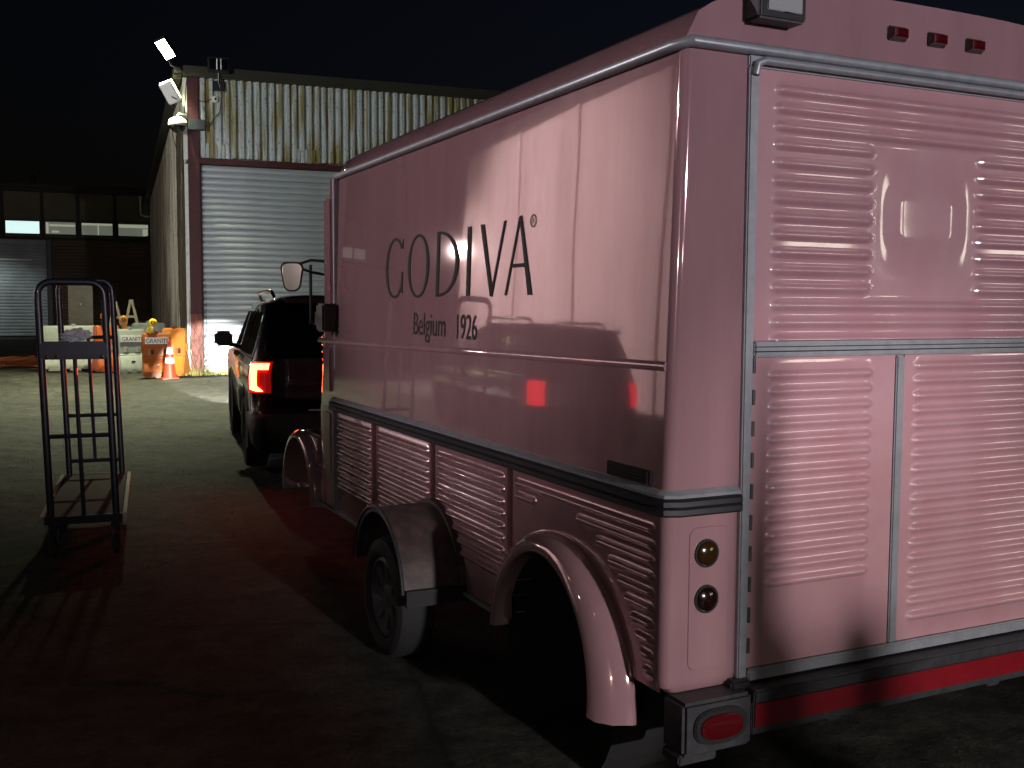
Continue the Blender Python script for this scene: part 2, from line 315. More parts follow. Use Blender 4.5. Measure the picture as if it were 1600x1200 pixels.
# ================================================================== PINK TRAILER
T0 = Vector((3.0, 4.8, 0.0))
tr = thing('food_trailer', 'pink ribbed vintage style food trailer with black lettering on its side', 'trailer', T0)
OFF = tuple(-T0)
def tb(b, name, m, parent=None, **k):
    """parts in world metres; sub-parts share their parent's offset"""
    if parent is None: return b.build(name, m, tr, off=OFF, **k)
    return b.build(name, m, parent, **k)
YR = 2.758
def xs(z): return 1.885 if z < 1.08 else 1.885 + 0.042*(z-1.08)/1.46
def yf(z): return 7.05 - 0.07*max(0, z-1.08)
def outline(x0, x1, y0, y1, rr, rf, n=6):
    pts = []
    for cx, cy, r, a in ((x0+rr, y0+rr, rr, 180), (x1-rr, y0+rr, rr, 270), (x1-rf, y1-rf, rf, 0), (x0+rf, y1-rf, rf, 90)):
        pts += arc(cx, cy, r, a, a+90, n)
    return pts
# upper body shell
b = MB(); rings = []
for z in (1.06, 1.08, 1.4, 1.8, 2.2, 2.55):
    rings.append([(x, y, z) for x, y in outline(xs(z), 6-xs(z), YR, yf(z), 0.035, 0.22)])
b.loft(rings); tb(b, 'body', 'pink', smooth=True)
# roof: crowned loft along the trailer
b = MB(); rings = []
ysn = [YR, 2.9, 4, 5, 6, 6.35, 6.55, 6.7, 6.8, 6.86]; ks = [1, 1, 1, 1, 1, .99, .93, .8, .55, .12]
for y, k in zip(ysn, ks):
    r = []
    wd = 1.075 if y < 6.65 else 1.075-0.6*(y-6.65)
    for i in range(33):
        u = -1 + 2*i/32; u = math.copysign(abs(u)**0.75, u)
        zz = 2.552 + 0.235*k*max(0, 1-abs(u)**3.2)**0.4545
        r.append((3+u*wd, y, zz))
    rings.append(r)
b.loft(rings, closed=True); tb(b, 'roof', 'pink', smooth=True, angle=50)
# rain gutter along side and rear
b = MB()
gp = [(xs(2.55)-0.012, 6.56, 2.545), (xs(2.55)-0.012, 2.80, 2.545), (xs(2.55)+0.018, YR-0.012, 2.552), (4.07, YR-0.012, 2.552)]
b.tube(gp, 0.019, 10); tb(b, 'rain_gutter', 'trim', smooth=True)
# lower hull: dark chassis box, front lower corner, rear pillars, floor
b = MB(); b.box((2.35, 2.9, 0.42), (3.65, 6.9, 1.06)); b.box((1.95, 2.82, 0.98), (4.05, 6.9, 1.058)); tb(b, 'chassis_box', 'dark_void')
b = MB(); b.loft([[(x, y, z) for x, y in outline(1.885, 4.115, 6.565, yf(1.0), 0.001, 0.2)] for z in (0.40, 1.058)])
tb(b, 'front_skirt', 'pink', smooth=True)
b = MB(); b.box((4.09, 2.80, 0.40), (4.115, 6.56, 1.058)); tb(b, 'plain_side_skirt', 'pink')
b = MB()
b.loft([[(x, y, z) for x, y in outline(1.885+i, 2.19, YR+i*.5, 2.803, 0.035, 0.001)] for z, i in ((0.455, .03), (0.475, .006), (0.50, 0), (1.058, 0))])
tb(b, 'rear_corner_pillar', 'pink', smooth=True, angle=30)
b = MB(); b.box((3.81, YR, 0.455), (4.115, 2.90, 1.058)); tb(b, 'rear_corner_pillar', 'pink', bevel=.02)

# ribbed panels ---------------------------------------------------------------
def ribbed(u0, u1, v0, v1, ribs, mapf, width=0.036, height=0.017, hole=None, extra=None):
    us = {u0, u1}; vs_ = {v0, v1}; hw = width/2
    for vc, a, c in ribs:
        for k in (-1, -.8, -.55, -.3, 0, .3, .55, .8, 1): vs_.add(round(vc+k*hw, 4))
        for e, s in ((a, 1), (c, -1)):
            for k in (0, .25, .5, .75, 1, 1.4): us.add(round(e+s*k*width*1.2, 4))
    if hole:
        n = int((u1-u0)/0.03)
        for i in range(n): us.add(round(u0+(u1-u0)*i/n, 4))
        n = int((v1-v0)/0.02)
        for i in range(n): vs_.add(round(v0+(v1-v0)*i/n, 4))
    if extra:
        for i in range(41): us.add(round(extra[0]+(extra[1]-extra[0])*i/40, 4))
        for i in range(31): vs_.add(round(extra[2]+(extra[3]-extra[2])*i/30, 4))
    us = sorted(u for u in us if u0 <= u <= u1); vs_ = sorted(v for v in vs_ if v0 <= v <= v1)
    def h(u, v):
        m = 0
        for vc, a, c in ribs:
            if abs(v-vc) > hw: continue
            e = width*1.1
            du = max(a+e-u, u-(c-e), 0)/1.2
            d = math.hypot(du, v-vc)/hw
            if d < 1: m = max(m, height*math.cos(d*math.pi/2)**1.3)
        if extra:
            eu = min(u-extra[0], extra[1]-u); ev = min(v-extra[2], extra[3]-v); e = min(eu, ev)
            if e > 0: t = min(1, eu/0.10)*min(1, ev/.16); m = max(m, 0.009*t*t*(3-2*t))
        return m
    b = MB(); n = len(us)
    b.v = [mapf(u, v, h(u, v)) for v in vs_ for u in us]
    for j in range(len(vs_)-1):
        for i in range(n-1):
            if hole and hole((us[i]+us[i+1])/2, (vs_[j]+vs_[j+1])/2): continue
            b.f.append((j*n+i, j*n+i+1, (j+1)*n+i+1, (j+1)*n+i))
    # thin returned edges so the sheet has a thickness
    rim = [(u, v0) for u in us] + [(u1, v) for v in vs_[1:]] + [(u, v1) for u in us[::-1][1:]] + [(u0, v) for v in vs_[::-1][1:-1]]
    o = len(b.v); b.v += [mapf(u, v, h(u, v)) for u, v in rim] + [mapf(u, v, -0.004) for u, v in rim]; m_ = len(rim)
    if not hole: b.f += [(o+i, o+(i+1) % m_, o+m_+(i+1) % m_, o+m_+i) for i in range(m_)]
    return b
AY, AZ, AR = 3.53, 0.315, 0.445          # the empty false wheel arch
def in_arch(y, z): return math.hypot(y-AY, z-AZ) < AR+0.02 or (z < AZ and abs(y-AY) < AR+0.02) or (y < AY and z < 0.455)
side_map = lambda y, z, h: (1.900-h, y, z)
RZ = [0.505+0.0535*i for i in range(10)]
for y0, y1, extra_low in ((5.775, 6.55, 1), (4.845, 5.745, 1), (3.955, 4.815, 1), (2.80, 3.925, 0)):
    ribs = []
    for i, z in enumerate(RZ):
        if extra_low and i < 1: continue
        if y0 == 2.80:
            d2 = (AR+0.19)**2-(z-AZ)**2
            if d2 <= 0: ribs.append((z, y0+.02, y1-.02)); continue
            s = math.sqrt(d2)
            if AY-s-(y0+.02) > .09: ribs.append((z, y0+.02, AY-s))
            if y1-.02-(AY+s) > .09: ribs.append((z, AY+s, y1-.02))
        else: ribs.append((z, y0+.02, y1-.02))
    b = ribbed(y0, y1, 0.39, 1.058, ribs, side_map, hole=in_arch if y0 < 4 else None)
    tb(b, 'ribbed_side_panel', 'pink_side_rib', smooth=True, angle=60)
for y in (3.94, 4.83, 5.76, 6.56):
    b = MB(); b.box((1.880, y-0.015, 0.39), (1.905, y+0.015, 1.06)); tb(b, 'seam_strip', 'pink_side_rib' if y < 6.5 else 'trim', bevel=.004)
b = MB(); b.box((1.878, 4.0, 0.372), (1.90, 7.0, 0.39)); tb(b, 'skirt_rail', 'trim', bevel=.003)
# false rear wheel arch: flared lip sweeping down to the rear
b = MB(); rings = []
for i in range(41):
    a = rad(-3 + 178*i/40); w_ = 0.085 + 0.06*max(0, 1-i/22); o_ = 0.05+0.055*max(0, 1-i/30)
    sec = [(0.0, 0.10), (0.0, -o_*.75), (0.012, -o_), (w_*.45, -o_*.97), (w_*.8, -o_*.6), (w_, 0.002), (w_, .02)]
    if a < 0: base = Vector((0, AY-AR, AZ+AR*a*1.0))
    elif a > math.pi: base = Vector((0, AY+AR, AZ-AR*(a-math.pi)))
    else: base = Vector((0, AY-AR*math.cos(a), AZ+AR*math.sin(a)))
    n_ = Vector((0, -math.cos(min(max(a, 0), math.pi)), math.sin(min(max(a, 0), math.pi))))
    rings.append([(1.884+dx, (base+n_*r).y, (base+n_*r).z) for r, dx in sec])
b.loft(rings, closed=True); tb(b, 'wheel_arch', 'pink', smooth=True, angle=60)
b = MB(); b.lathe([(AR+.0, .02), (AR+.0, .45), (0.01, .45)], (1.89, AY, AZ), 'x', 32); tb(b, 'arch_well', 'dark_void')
# side hatch ledge, trims, belt
b = MB()
prof = [(.004, -.018), (-.006, -.016), (-.010, -.004), (-.008, .006), (-.003, .014), (.004, .016)]
b.loft([[(xs(1.53)+x, y, 1.532-0.01*(y-2.79)+z) for x, z in prof] for y in (2.79, 4.6, 6.95)], closed=True); tb(b, 'hatch_ledge', 'pink', smooth=True)
b = MB(); b.box((xs(1.8)-0.014, 6.545, 1.10), (xs(1.8)+.03, 6.575, 2.535)); tb(b, 'corner_trim', 'trim', bevel=.005)
for z0, z1 in ((1.62, 2.42), (1.15, 1.46), (0.62, 1.03)):
    b = MB(); b.box((xs(z0)-0.012 if z0 > 1.5 else 1.877, 6.62, z0), (1.95, 6.78, z1)); tb(b, 'front_corner_panel', 'pink', bevel=.012)
def belt(sec, name, m):
    b = MB(); rings = []
    path = [((1.885, 6.56, 0), (-1, 0, 0)), ((1.885, 2.80, 0), (-1, 0, 0)), ((1.892, 2.772, 0), (-.7, -.7, 0)), ((1.925, YR, 0), (0, -1, 0)), ((2.165, YR, 0), (0, -1, 0))]
    for p, n_ in path:
        rings.append([tuple(Vector(p)+Vector(n_).normalized()*d_+Vector((0, 0, z_))) for d_, z_ in sec])
    b.loft(rings); return tb(b, name, m, smooth=True, angle=35)
belt([(0, 1.048), (.026, 1.048), (.034, 1.055), (.034, 1.072), (.028, 1.077), (.034, 1.082), (.034, 1.098), (.026, 1.105), (0, 1.105)], 'rub_rail', 'black_rub')
belt([(0, 1.107), (.020, 1.107), (.022, 1.118), (.004, 1.132), (0, 1.132)], 'rub_rail_cap', 'trim')
# black latch box on the front corner
b = MB(); b.box((1.80, 6.50, 1.555), (1.90, 6.66, 1.735)); lb = tb(b, 'latch_box', 'black', bevel=.012)
b = MB(); b.box((1.825, 6.66, 1.575), (1.90, 6.80, 1.70)); tb(b, 'latch_lever', 'black', lb, bevel=.02)
# small louvre plate
b = MB(); b.box((1.878, 2.84, 1.135), (1.890, 3.12, 1.185)); vt = tb(b, 'vent_plate', 'ink_grey', bevel=.003)
for k in range(4):
    b = MB(); b.box((1.872, 2.855, 1.141+.011*k), (1.879, 3.105, 1.147+.011*k)); tb(b, 'louvre', 'ink', vt)
# ---- lettering
def put(y, z, d=0.004): return (xs(z)-d, y, z)
LB = MB(); Z0, Z1 = 1.768, 2.085
def stroke(poly): LB.prism(poly, lambda y, z: put(y, z, .0015), lambda y, z: put(y, z, .0035))
def ring_part(yc, ry, t0, t1, a0, a1, rz=None, n=40):
    zc = (Z0+Z1)/2; rz = rz or (Z1-Z0)/2+.005
    for i in range(n):
        q = []
        for a in (a0+(a1-a0)*i/n, a0+(a1-a0)*(i+1)/n):
            c_, s_ = math.cos(rad(a)), math.sin(rad(a)); t = t0+(t1-t0)*abs(c_)
            q.append(((yc-ry*c_, zc+rz*s_), (yc-(ry-t)*c_, zc+(rz-t0)*s_)))
        stroke([q[0][0], q[1][0], q[1][1], q[0][1]])
ring_part(5.42, 0.155, .014, .037, 42, 322); stroke([(5.318, Z0+.035), (5.292, Z0+.02), (5.292, Z0+.135), (5.318, Z0+.135)])
stroke([(5.312, Z1-.045), (5.294, Z1-.06), (5.294, Z1-.005), (5.302, Z1-.005)])
ring_part(5.063, 0.155, .014, .038, 0, 360)
stroke([(4.808, Z0), (4.771, Z0), (4.771, Z1), (4.808, Z1)])
ring_part(4.778, 0.252, .014, .042, -90, 90, rz=(Z1-Z0)/2)
stroke([(4.429, Z0), (4.389, Z0), (4.389, Z1), (4.429, Z1)])
stroke([(4.285, Z1), (4.247, Z1), (4.143, Z0+.03), (4.150, Z0-.005), (4.165, Z0)])
stroke([(4.020, Z1), (4.040, Z1), (4.160, Z0), (4.142, Z0-.005)][::-1])
stroke([(4.015, Z0), (3.996, Z0), (3.888, Z1-.02), (3.886, Z1+.01), (3.897, Z1)])
stroke([(3.795, Z0), (3.756, Z0), (3.872, Z1+.01), (3.892, Z1+.005)][::-1])
stroke([(3.965, Z0+.115), (3.835, Z0+.115), (3.838, Z0+.131), (3.961, Z0+.131)])
tb(LB, 'lettering', 'ink')
def tmap(y0, z0): return lambda x, y: put(y0-x, z0+y, .003)
for s, y0, z0, size, sx in (('Belgium', 5.12, 1.575, 0.165, .87), ('1926', 4.555, 1.57, 0.165, .80)):
    o = text_mesh(s, size, tmap(y0, z0), 'lettering', 'ink_grey', tr, sx); o.location = OFF
o = text_mesh('R', 0.032, tmap(3.775, 2.055), 'registered_mark', 'ink', tr); o.location = OFF
b = MB()
for i in range(20):
    q = [(3.765+r*math.cos(2*math.pi*k/20), 2.066+r*math.sin(2*math.pi*k/20)) for k in (i, i+1) for r in (.022, .026)]
    b.prism([q[0], q[2], q[3], q[1]], lambda y, z: put(y, z, .002), lambda y, z: put(y, z, .0035))
tb(b, 'registered_ring', 'ink')
# ---- rear face: hatch, doors, frames
rear_map = lambda x, z, h: (x, YR-0.006-h, z)
P = 0.0545
ribs = []
for i in range(3): ribs.append((2.435-i*P*1.08, 2.26, 3.77))
for i in range(9): z = 2.435-(3+i)*P*1.08; ribs += [(z, 2.26, 2.74), (z, 3.21, 3.77)]
zl = 2.435-12*P*1.08
for i in range(3): ribs.append((zl-i*P*1.05, 2.26, 3.77))
b = ribbed(2.215, 3.79, 1.612, 2.495, ribs, rear_map, .042, .015, extra=(2.76, 3.19, 1.83, 2.25)); tb(b, 'rear_hatch', 'pink_rib', smooth=True, angle=60)
b = ribbed(2.215, 2.852, 0.505, 1.555, [(1.495-i*P, 2.265, 2.765) for i in range(14)], rear_map, .038, .014); tb(b, 'rear_door', 'pink_rib', smooth=True, angle=60)
b = ribbed(2.898, 3.79, 0.505, 1.555, [(1.515-i*P, 2.925, 3.77) for i in range(18)], rear_map, .038, .014); tb(b, 'rear_door', 'pink_rib', smooth=True, angle=60)
def bar(name, a, c, m='trim', bev=.005): b = MB(); b.box(a, c); return tb(b, name, m, bevel=bev)
bar('door_jamb', (2.172, YR-.016, 0.47), (2.212, YR+.01, 2.50)); bar('door_jamb', (3.793, YR-.016, 0.47), (3.835, YR+.01, 2.50))
bar('door_divider', (2.855, YR-.014, 0.505), (2.895, YR+.01, 1.553))
mr = bar('hatch_sill', (2.214, YR-.018, 1.557), (3.79, YR+.01, 1.609))
b = MB(); b.box((2.216, YR-.0215, 1.574), (3.788, YR-.016, 1.578)); b.box((2.216, YR-.0215, 1.590), (3.788, YR-.016, 1.593)); tb(b, 'sill_groove', 'black', mr)
b = MB(); b.tube([(2.19, YR-.02, 2.47), (2.195, YR-.022, 2.505), (2.225, YR-.024, 2.517), (3.0, YR-.024, 2.517), (3.80, YR-.024, 2.517)], .014, 10); tb(b, 'hatch_hinge_tube', 'trim', smooth=True)
bar('hatch_header', (2.172, YR-.012, 2.497), (3.835, YR+.01, 2.535))
bar('door_sill', (2.214, YR-.02, 0.462), (3.79, YR+.01, 0.503))
kn = None
for i in range(10):
    b = MB(); z = 0.56+i*.105; b.tube([(2.213, YR-.015, z), (2.213, YR-.015, z+.05)], .0065, 8); tb(b, 'hinge_knuckle', 'galv', smooth=True)
bar('hinge_stop', (2.135, YR-.035, 0.435), (2.215, YR+.01, 0.478), 'black', .008)
# pillar details
b = MB(); b.lathe([(.001, -.024), (.025, -.022), (.038, -.014), (.040, -.004), (.040, .004)], (2.043, YR, 0.916), 'y', 24); lt = tb(b, 'amber_lamp', 'amber_lens', smooth=True)
b = MB(); b.lathe([(.040, -.010), (.047, -.010), (.049, 0.001)], (2.043, YR, 0.916), 'y', 24); tb(b, 'lamp_grommet', 'black', lt, smooth=True)
b = MB(); b.lathe([(.001, -.024), (.025, -.022), (.038, -.014), (.040, -.004), (.040, .004)], (2.045, YR, 0.763), 'y', 24); lt = tb(b, 'stop_lamp', 'dark_red_lens', smooth=True)
b = MB(); b.lathe([(.040, -.010), (.047, -.010), (.049, 0.001)], (2.045, YR, 0.763), 'y', 24); tb(b, 'lamp_grommet', 'black', lt, smooth=True)
b = MB(); pl_ = outline(1.975, 2.135, 0.525, 1.005, .03, .03, 4)
b.prism(pl_, lambda x, z: (x, YR+.002, z), lambda x, z: (2.055+(x-2.055)*.96, YR-.004, .765+(z-.765)*.985)); tb(b, 'pressed_panel', 'pink', smooth=True, angle=20)
# bumper with tape, corner block, oval lamp
bar('bumper_channel', (2.19, 2.672, 0.412), (4.1, YR-.002, 0.455), 'galv', .006)
bm_ = bar('bumper_beam', (2.19, 2.685, 0.300), (4.1, 2.75, 0.410), 'galv', .004)
b = MB(); b.box((2.20, 2.680, 0.327), (4.08, 2.6845, 0.405)); tb(b, 'reflective_tape', 'red_tape', bm_)
cb = bar('bumper_corner', (1.91, 2.675, 0.275), (2.185, 2.80, 0.452), 'galv', .012)
b = MB(); n_ = 28
def ov(rx, rz): return [(2.05+rx*math.copysign(abs(math.cos(2*math.pi*i/n_))**.75, math.cos(2*math.pi*i/n_)), .366+rz*math.copysign(abs(math.sin(2*math.pi*i/n_))**.75, math.sin(2*math.pi*i/n_))) for i in range(n_)]
b.prism(ov(.105, .060), lambda x, z: (x, 2.678, z), lambda x, z: (x, 2.662, z)); gr = tb(b, 'lamp_grommet', 'black', cb, bevel=.004)
b = MB(); b.loft([[(x, y, z) for x, z in ov(rx, rz)] for y, rx, rz in ((2.664, .084, .042), (2.655, .082, .040), (2.650, .06, .026))]); ol = tb(b, 'oval_lamp', 'red_lens', cb, smooth=True)
bar('bumper_step', (1.91, 2.70, 0.238), (2.06, 2.80, 0.273), 'galv', .006)
for x in (2.55, 3.35):
    b = MB(); b.box((x, 2.72, 0.27), (x+.07, 3.1, 0.298)); tb(b, 'frame_rail_end', 'galv', bevel=.004)
# roof front markers and work lamp
for x in (2.813, 3.002, 3.192):
    b = MB(); b.box((x-.042, YR-.012, 2.65), (x+.042, YR+.002, 2.698)); mk = tb(b, 'marker_base', 'black', bevel=.004)
    b = MB(); b.loft([[(x+sx_*a, y, 2.674+sz*c_) for sx_, sz in ((-1,-1),(1,-1),(1,1),(-1,1))] for y, a, c_ in ((YR-.011, .036, .019), (YR-.026, .032, .015), (YR-.032, .016, .007))]); tb(b, 'marker_lens', 'red_lens', mk, smooth=True, angle=25)
b = MB(); b.box((2.155, YR-.075, 2.635), (2.345, YR+.002, 2.755)); wl = tb(b, 'scene_lamp', 'galv', bevel=.008)
b = MB(); b.box((2.182, YR-.083, 2.658), (2.325, YR-.0752, 2.732)); tb(b, 'lamp_lens', 'lamp_glass', wl, bevel=.008)
b = MB(); b.box((2.168, YR-.0785, 2.646), (2.338, YR-.0752, 2.744)); tb(b, 'lamp_gasket', 'black', wl)
# outboard trailer wheel, fender
def wheel(parent, c, side, R=.29, W=.2, rim=.19, tyre='rubber', spokes=0, off=None):
    """c wheel centre; side -1: outer face towards -x"""
    s = side; b = MB()
    b.lathe([(rim, -s*W*.35), (rim+.01, s*W*.42), (rim+.03, s*W*.5), (R-.04, s*W*.5), (R-.012, s*W*.42), (R, s*W*.25), (R, -s*W*.25), (R-.012, -s*W*.42), (R-.04, -s*W*.5), (rim, -s*W*.5)], c, 'x', 40)
    t = b.build('tyre', tyre, parent, smooth=True, off=off)
    b = MB(); b.lathe([(rim, -s*W*.4), (rim+.003, s*W*.40), (rim-.01, s*W*.42), (rim-.03, s*W*.30), (rim-.05, s*W*.15), (.09, s*W*.22), (.06, s*W*.30), (.03, s*W*.33), (.001, s*W*.34)], c, 'x', 40)
    r_ = b.build('rim', 'rim', parent, smooth=True, off=off, angle=50)
    for k in range(spokes):
        a = 2*math.pi*k/spokes; b = MB(); p = []
        for rr, ww, d in ((.05, .030, .30), (rim-.02, .022, .36)):
            for q in (-1, 1):
                p.append((c[0]+s*W*d, c[1]+rr*math.cos(a)-q*ww*math.sin(a), c[2]+rr*math.sin(a)+q*ww*math.cos(a)))
        p2 = [(x-s*.05, y, z) for x, y, z in p]
        b.add(p+p2, [(0,1,3,2),(4,6,7,5),(0,2,6,4),(1,5,7,3),(0,4,5,1),(2,3,7,6)]); b.build('spoke', 'rim', r_)
    return t
WY = 4.80
wheel(tr, (1.70, WY, .295), -1, .295, .19, .19, spokes=8, off=OFF)
wheel(tr, (4.30, WY, .295), 1, .295, .19, .19, off=OFF)
for x0, x1 in ((1.59, 1.899), (4.116, 4.41)):
    b = MB(); rings = []
    fp = [(WY+.375, .42)] + [(WY+.375*math.cos(rad(a)), .365+.375*math.sin(rad(a))) for a in range(8, 176, 8)] + [(WY-.372, .42), (WY-.375, .40)]
    for y, z in fp:
        n_ = Vector((y-WY, z-.365)).normalized()*.012
        rings.append([(x0, y-n_.x*2, z-n_.y*2), (x0, y, z), (x1, y, z), (x1, y-n_.x, z-n_.y), (x0+.02, y-n_.x, z-n_.y), (x0+.02, y-n_.x*2, z-n_.y*2)])
    b.loft(rings); fe = tb(b, 'fender', 'fender', smooth=True, angle=40)
    xi = x1-.03 if x0 < 3 else x0
    b = MB(); b.loft([[(xi, WY+(y-WY)*k1, .365+(z-.365)*k1) for k1 in (.985, 1.055)]+[(xi+.03, WY+(y-WY)*k1, .365+(z-.365)*k1) for k1 in (1.055, .985)] for y, z in fp]); tb(b, 'fender_flange', 'fender', fe, smooth=True, angle=40)
    b = MB(); b.tube([(x0, y, z) for y, z in fp], .009, 8); tb(b, 'fender_bead', 'galv', fe, smooth=True)
    b = MB(); b.box((x0+.01, WY-.40, .345), (x1, WY-.365, .42)); tb(b, 'mud_flap', 'black_rub', fe)
b = MB(); b.tube([(1.65, WY, .295), (4.35, WY, .295)], .04, 12); b.box((2.3, 2.9, .30), (2.38, 7.6, .42)); b.box((3.62, 2.9, .30), (3.70, 7.6, .42)); tb(b, 'axle_frame', 'dark_void')
# small running lamp glinting on the fender
b = MB(); b.lathe([(.001, .018), (.018, .014), (.026, 0), (.026, -.01)], (1.615, WY+.16, .712), 'z', 14); tb(b, 'fender_lamp', 'amber_lens', smooth=True)
# front: snub nose with ribs, fender, mirror, drawbar
b = MB(); b.loft([[(x, y, z) for x, y in outline(2.02+i, 3.98-i, 6.95, 7.42-i*1.4, .001, .22)] for z, i in ((.55, 0), (1.0, 0), (1.35, .02), (1.52, .09), (1.57, .2))]); tb(b, 'nose', 'pink', smooth=True)
for i in range(13):
    z = .93+.052*i; b = MB(); b.tube([(x, y, z) for x, y in [(2.0, 7.0), (2.005, 7.12)]+[(2.02+.22+.235*math.cos(rad(a)), 7.2+.235*math.sin(rad(a))) for a in range(180, 89, -15)]], .014, 8); tb(b, 'nose_rib', 'chrome' if i % 2 else 'pink', smooth=True)
FY, FZ = 7.36, .40
b = MB(); rings = []
for i in range(25):
    a = rad(-8+196*i/24); ri, ro = .36, .43
    rings.append([(x, FY-r*math.cos(a), FZ+r*math.sin(a)) for x, r in ((1.86, ri), (1.83, ri+.015), (1.83, ro-.03), (1.86, ro), (2.05, ro), (2.05, ri))])
b.loft(rings); tb(b, 'front_fender', 'pink', smooth=True, angle=50)
b = MB(); b.box((1.88, 6.93, .62), (2.0, 7.3, .835)); tb(b, 'fender_web', 'pink', bevel=.02)
b = MB(); b.tube([(3.0, 7.0, .45), (3.05, 9.9, .45)], .05, 10); b.tube([(2.2, 7.3, .42), (3.03, 9.2, .45)], .04, 8); b.tube([(3.8, 7.3, .42), (3.03, 9.2, .45)], .04, 8); tb(b, 'drawbar', 'dark_void', smooth=True)
b = MB(); b.box((2.05, 6.9, .95), (3.95, 7.02, 1.06)); tb(b, 'front_crossmember', 'dark_void')
# mirror
mc = Vector((1.735, 7.02, 1.915))
b = MB(); o_ = outline(-.072, .072, -.102, .102, .045, .05, 5)
sh = lambda x, z: x + .018*(z/.115)*(-1)*(-1 if x > 0 else 1)
b.prism([(sh(x, z), z) for x, z in o_], lambda x, z: (mc.x+x*.7, mc.y+.06, mc.z+z*.8), lambda x, z: (mc.x+x, mc.y, mc.z+z)); b.v = [tuple(mc+Matrix.Rotation(rad(-24), 3, 'Z') @ (Vector(p)-mc)) for p in b.v]; mo = tb(b, 'mirror_housing', 'black', bevel=.006)
b = MB(); b.prism([(sh(x, z)*.82, z*.87) for x, z in o_], lambda x, z: (mc.x+x, mc.y-.001, mc.z+z), lambda x, z: (mc.x+x, mc.y-.004-.05*x, mc.z+z)); b.v = [tuple(mc+Matrix.Rotation(rad(-24), 3, 'Z') @ (Vector(p)-mc)) for p in b.v]; tb(b, 'mirror_glass', 'mirror', mo)
b = MB(); b.tube([(mc.x+.05, mc.y+.03, mc.z+.085), (1.86, 7.0, 2.03), (1.95, 6.92, 2.02)], .009, 8); b.tube([(mc.x+.06, mc.y+.03, mc.z+.06), (1.87, 7.03, 1.95), (1.95, 6.95, 1.93)], .009, 8)
b.tube([(1.872, 7.05, 2.0), (1.872, 7.06, 1.60), (1.96, 6.98, 1.58)], .011, 8); tb(b, 'mirror_arm', 'black', mo, smooth=True)

# ================================================================== SUV
def table(rows):
    def f(z, k):
        if z <= rows[0][0]: return rows[0][k]
        for a, c_ in zip(rows, rows[1:]):
            if z <= c_[0]:
                t = (z-a[0])/(c_[0]-a[0]); return a[k]+(c_[k]-a[k])*t
        return rows[-1][k]
    return f
SUVP = [(.24,.28,4.78,.80,.12),(.32,.10,4.95,.92,.16),(.45,.02,5.03,.975,.2),(.60,.0,5.05,.99,.22),(.68,.03,5.05,.995,.22),(.72,.07,5.05,.995,.2),(.85,.09,5.04,1.0,.2),(1.0,.11,5.0,1.0,.2),(1.07,.12,4.86,.99,.2),(1.11,.125,4.35,.98,.2),(1.15,.13,3.78,.965,.2),
        (1.22,.15,3.62,.94,.18),(1.40,.24,3.32,.885,.16),(1.56,.34,3.05,.835,.15),(1.67,.42,2.86,.79,.14),(1.73,.50,2.66,.72,.16),(1.765,.62,2.4,.60,.2),(1.78,.95,2.1,.35,.2)]
sf = table(SUVP)
def suv_outline(z):
    y0, y1, w_, r = (sf(z, k) for k in (1, 2, 3, 4))
    pts = []
    for cx, cy, a in ((-w_+r, y0+r, 180), (w_-r, y0+r, 270), (w_-r, y1-r, 0), (-w_+r, y1-r, 90)):
        pts += arc(cx, cy, r, a, a+90, 6)
    # gently bowed sides
    return [(x, y) for x, y in pts]
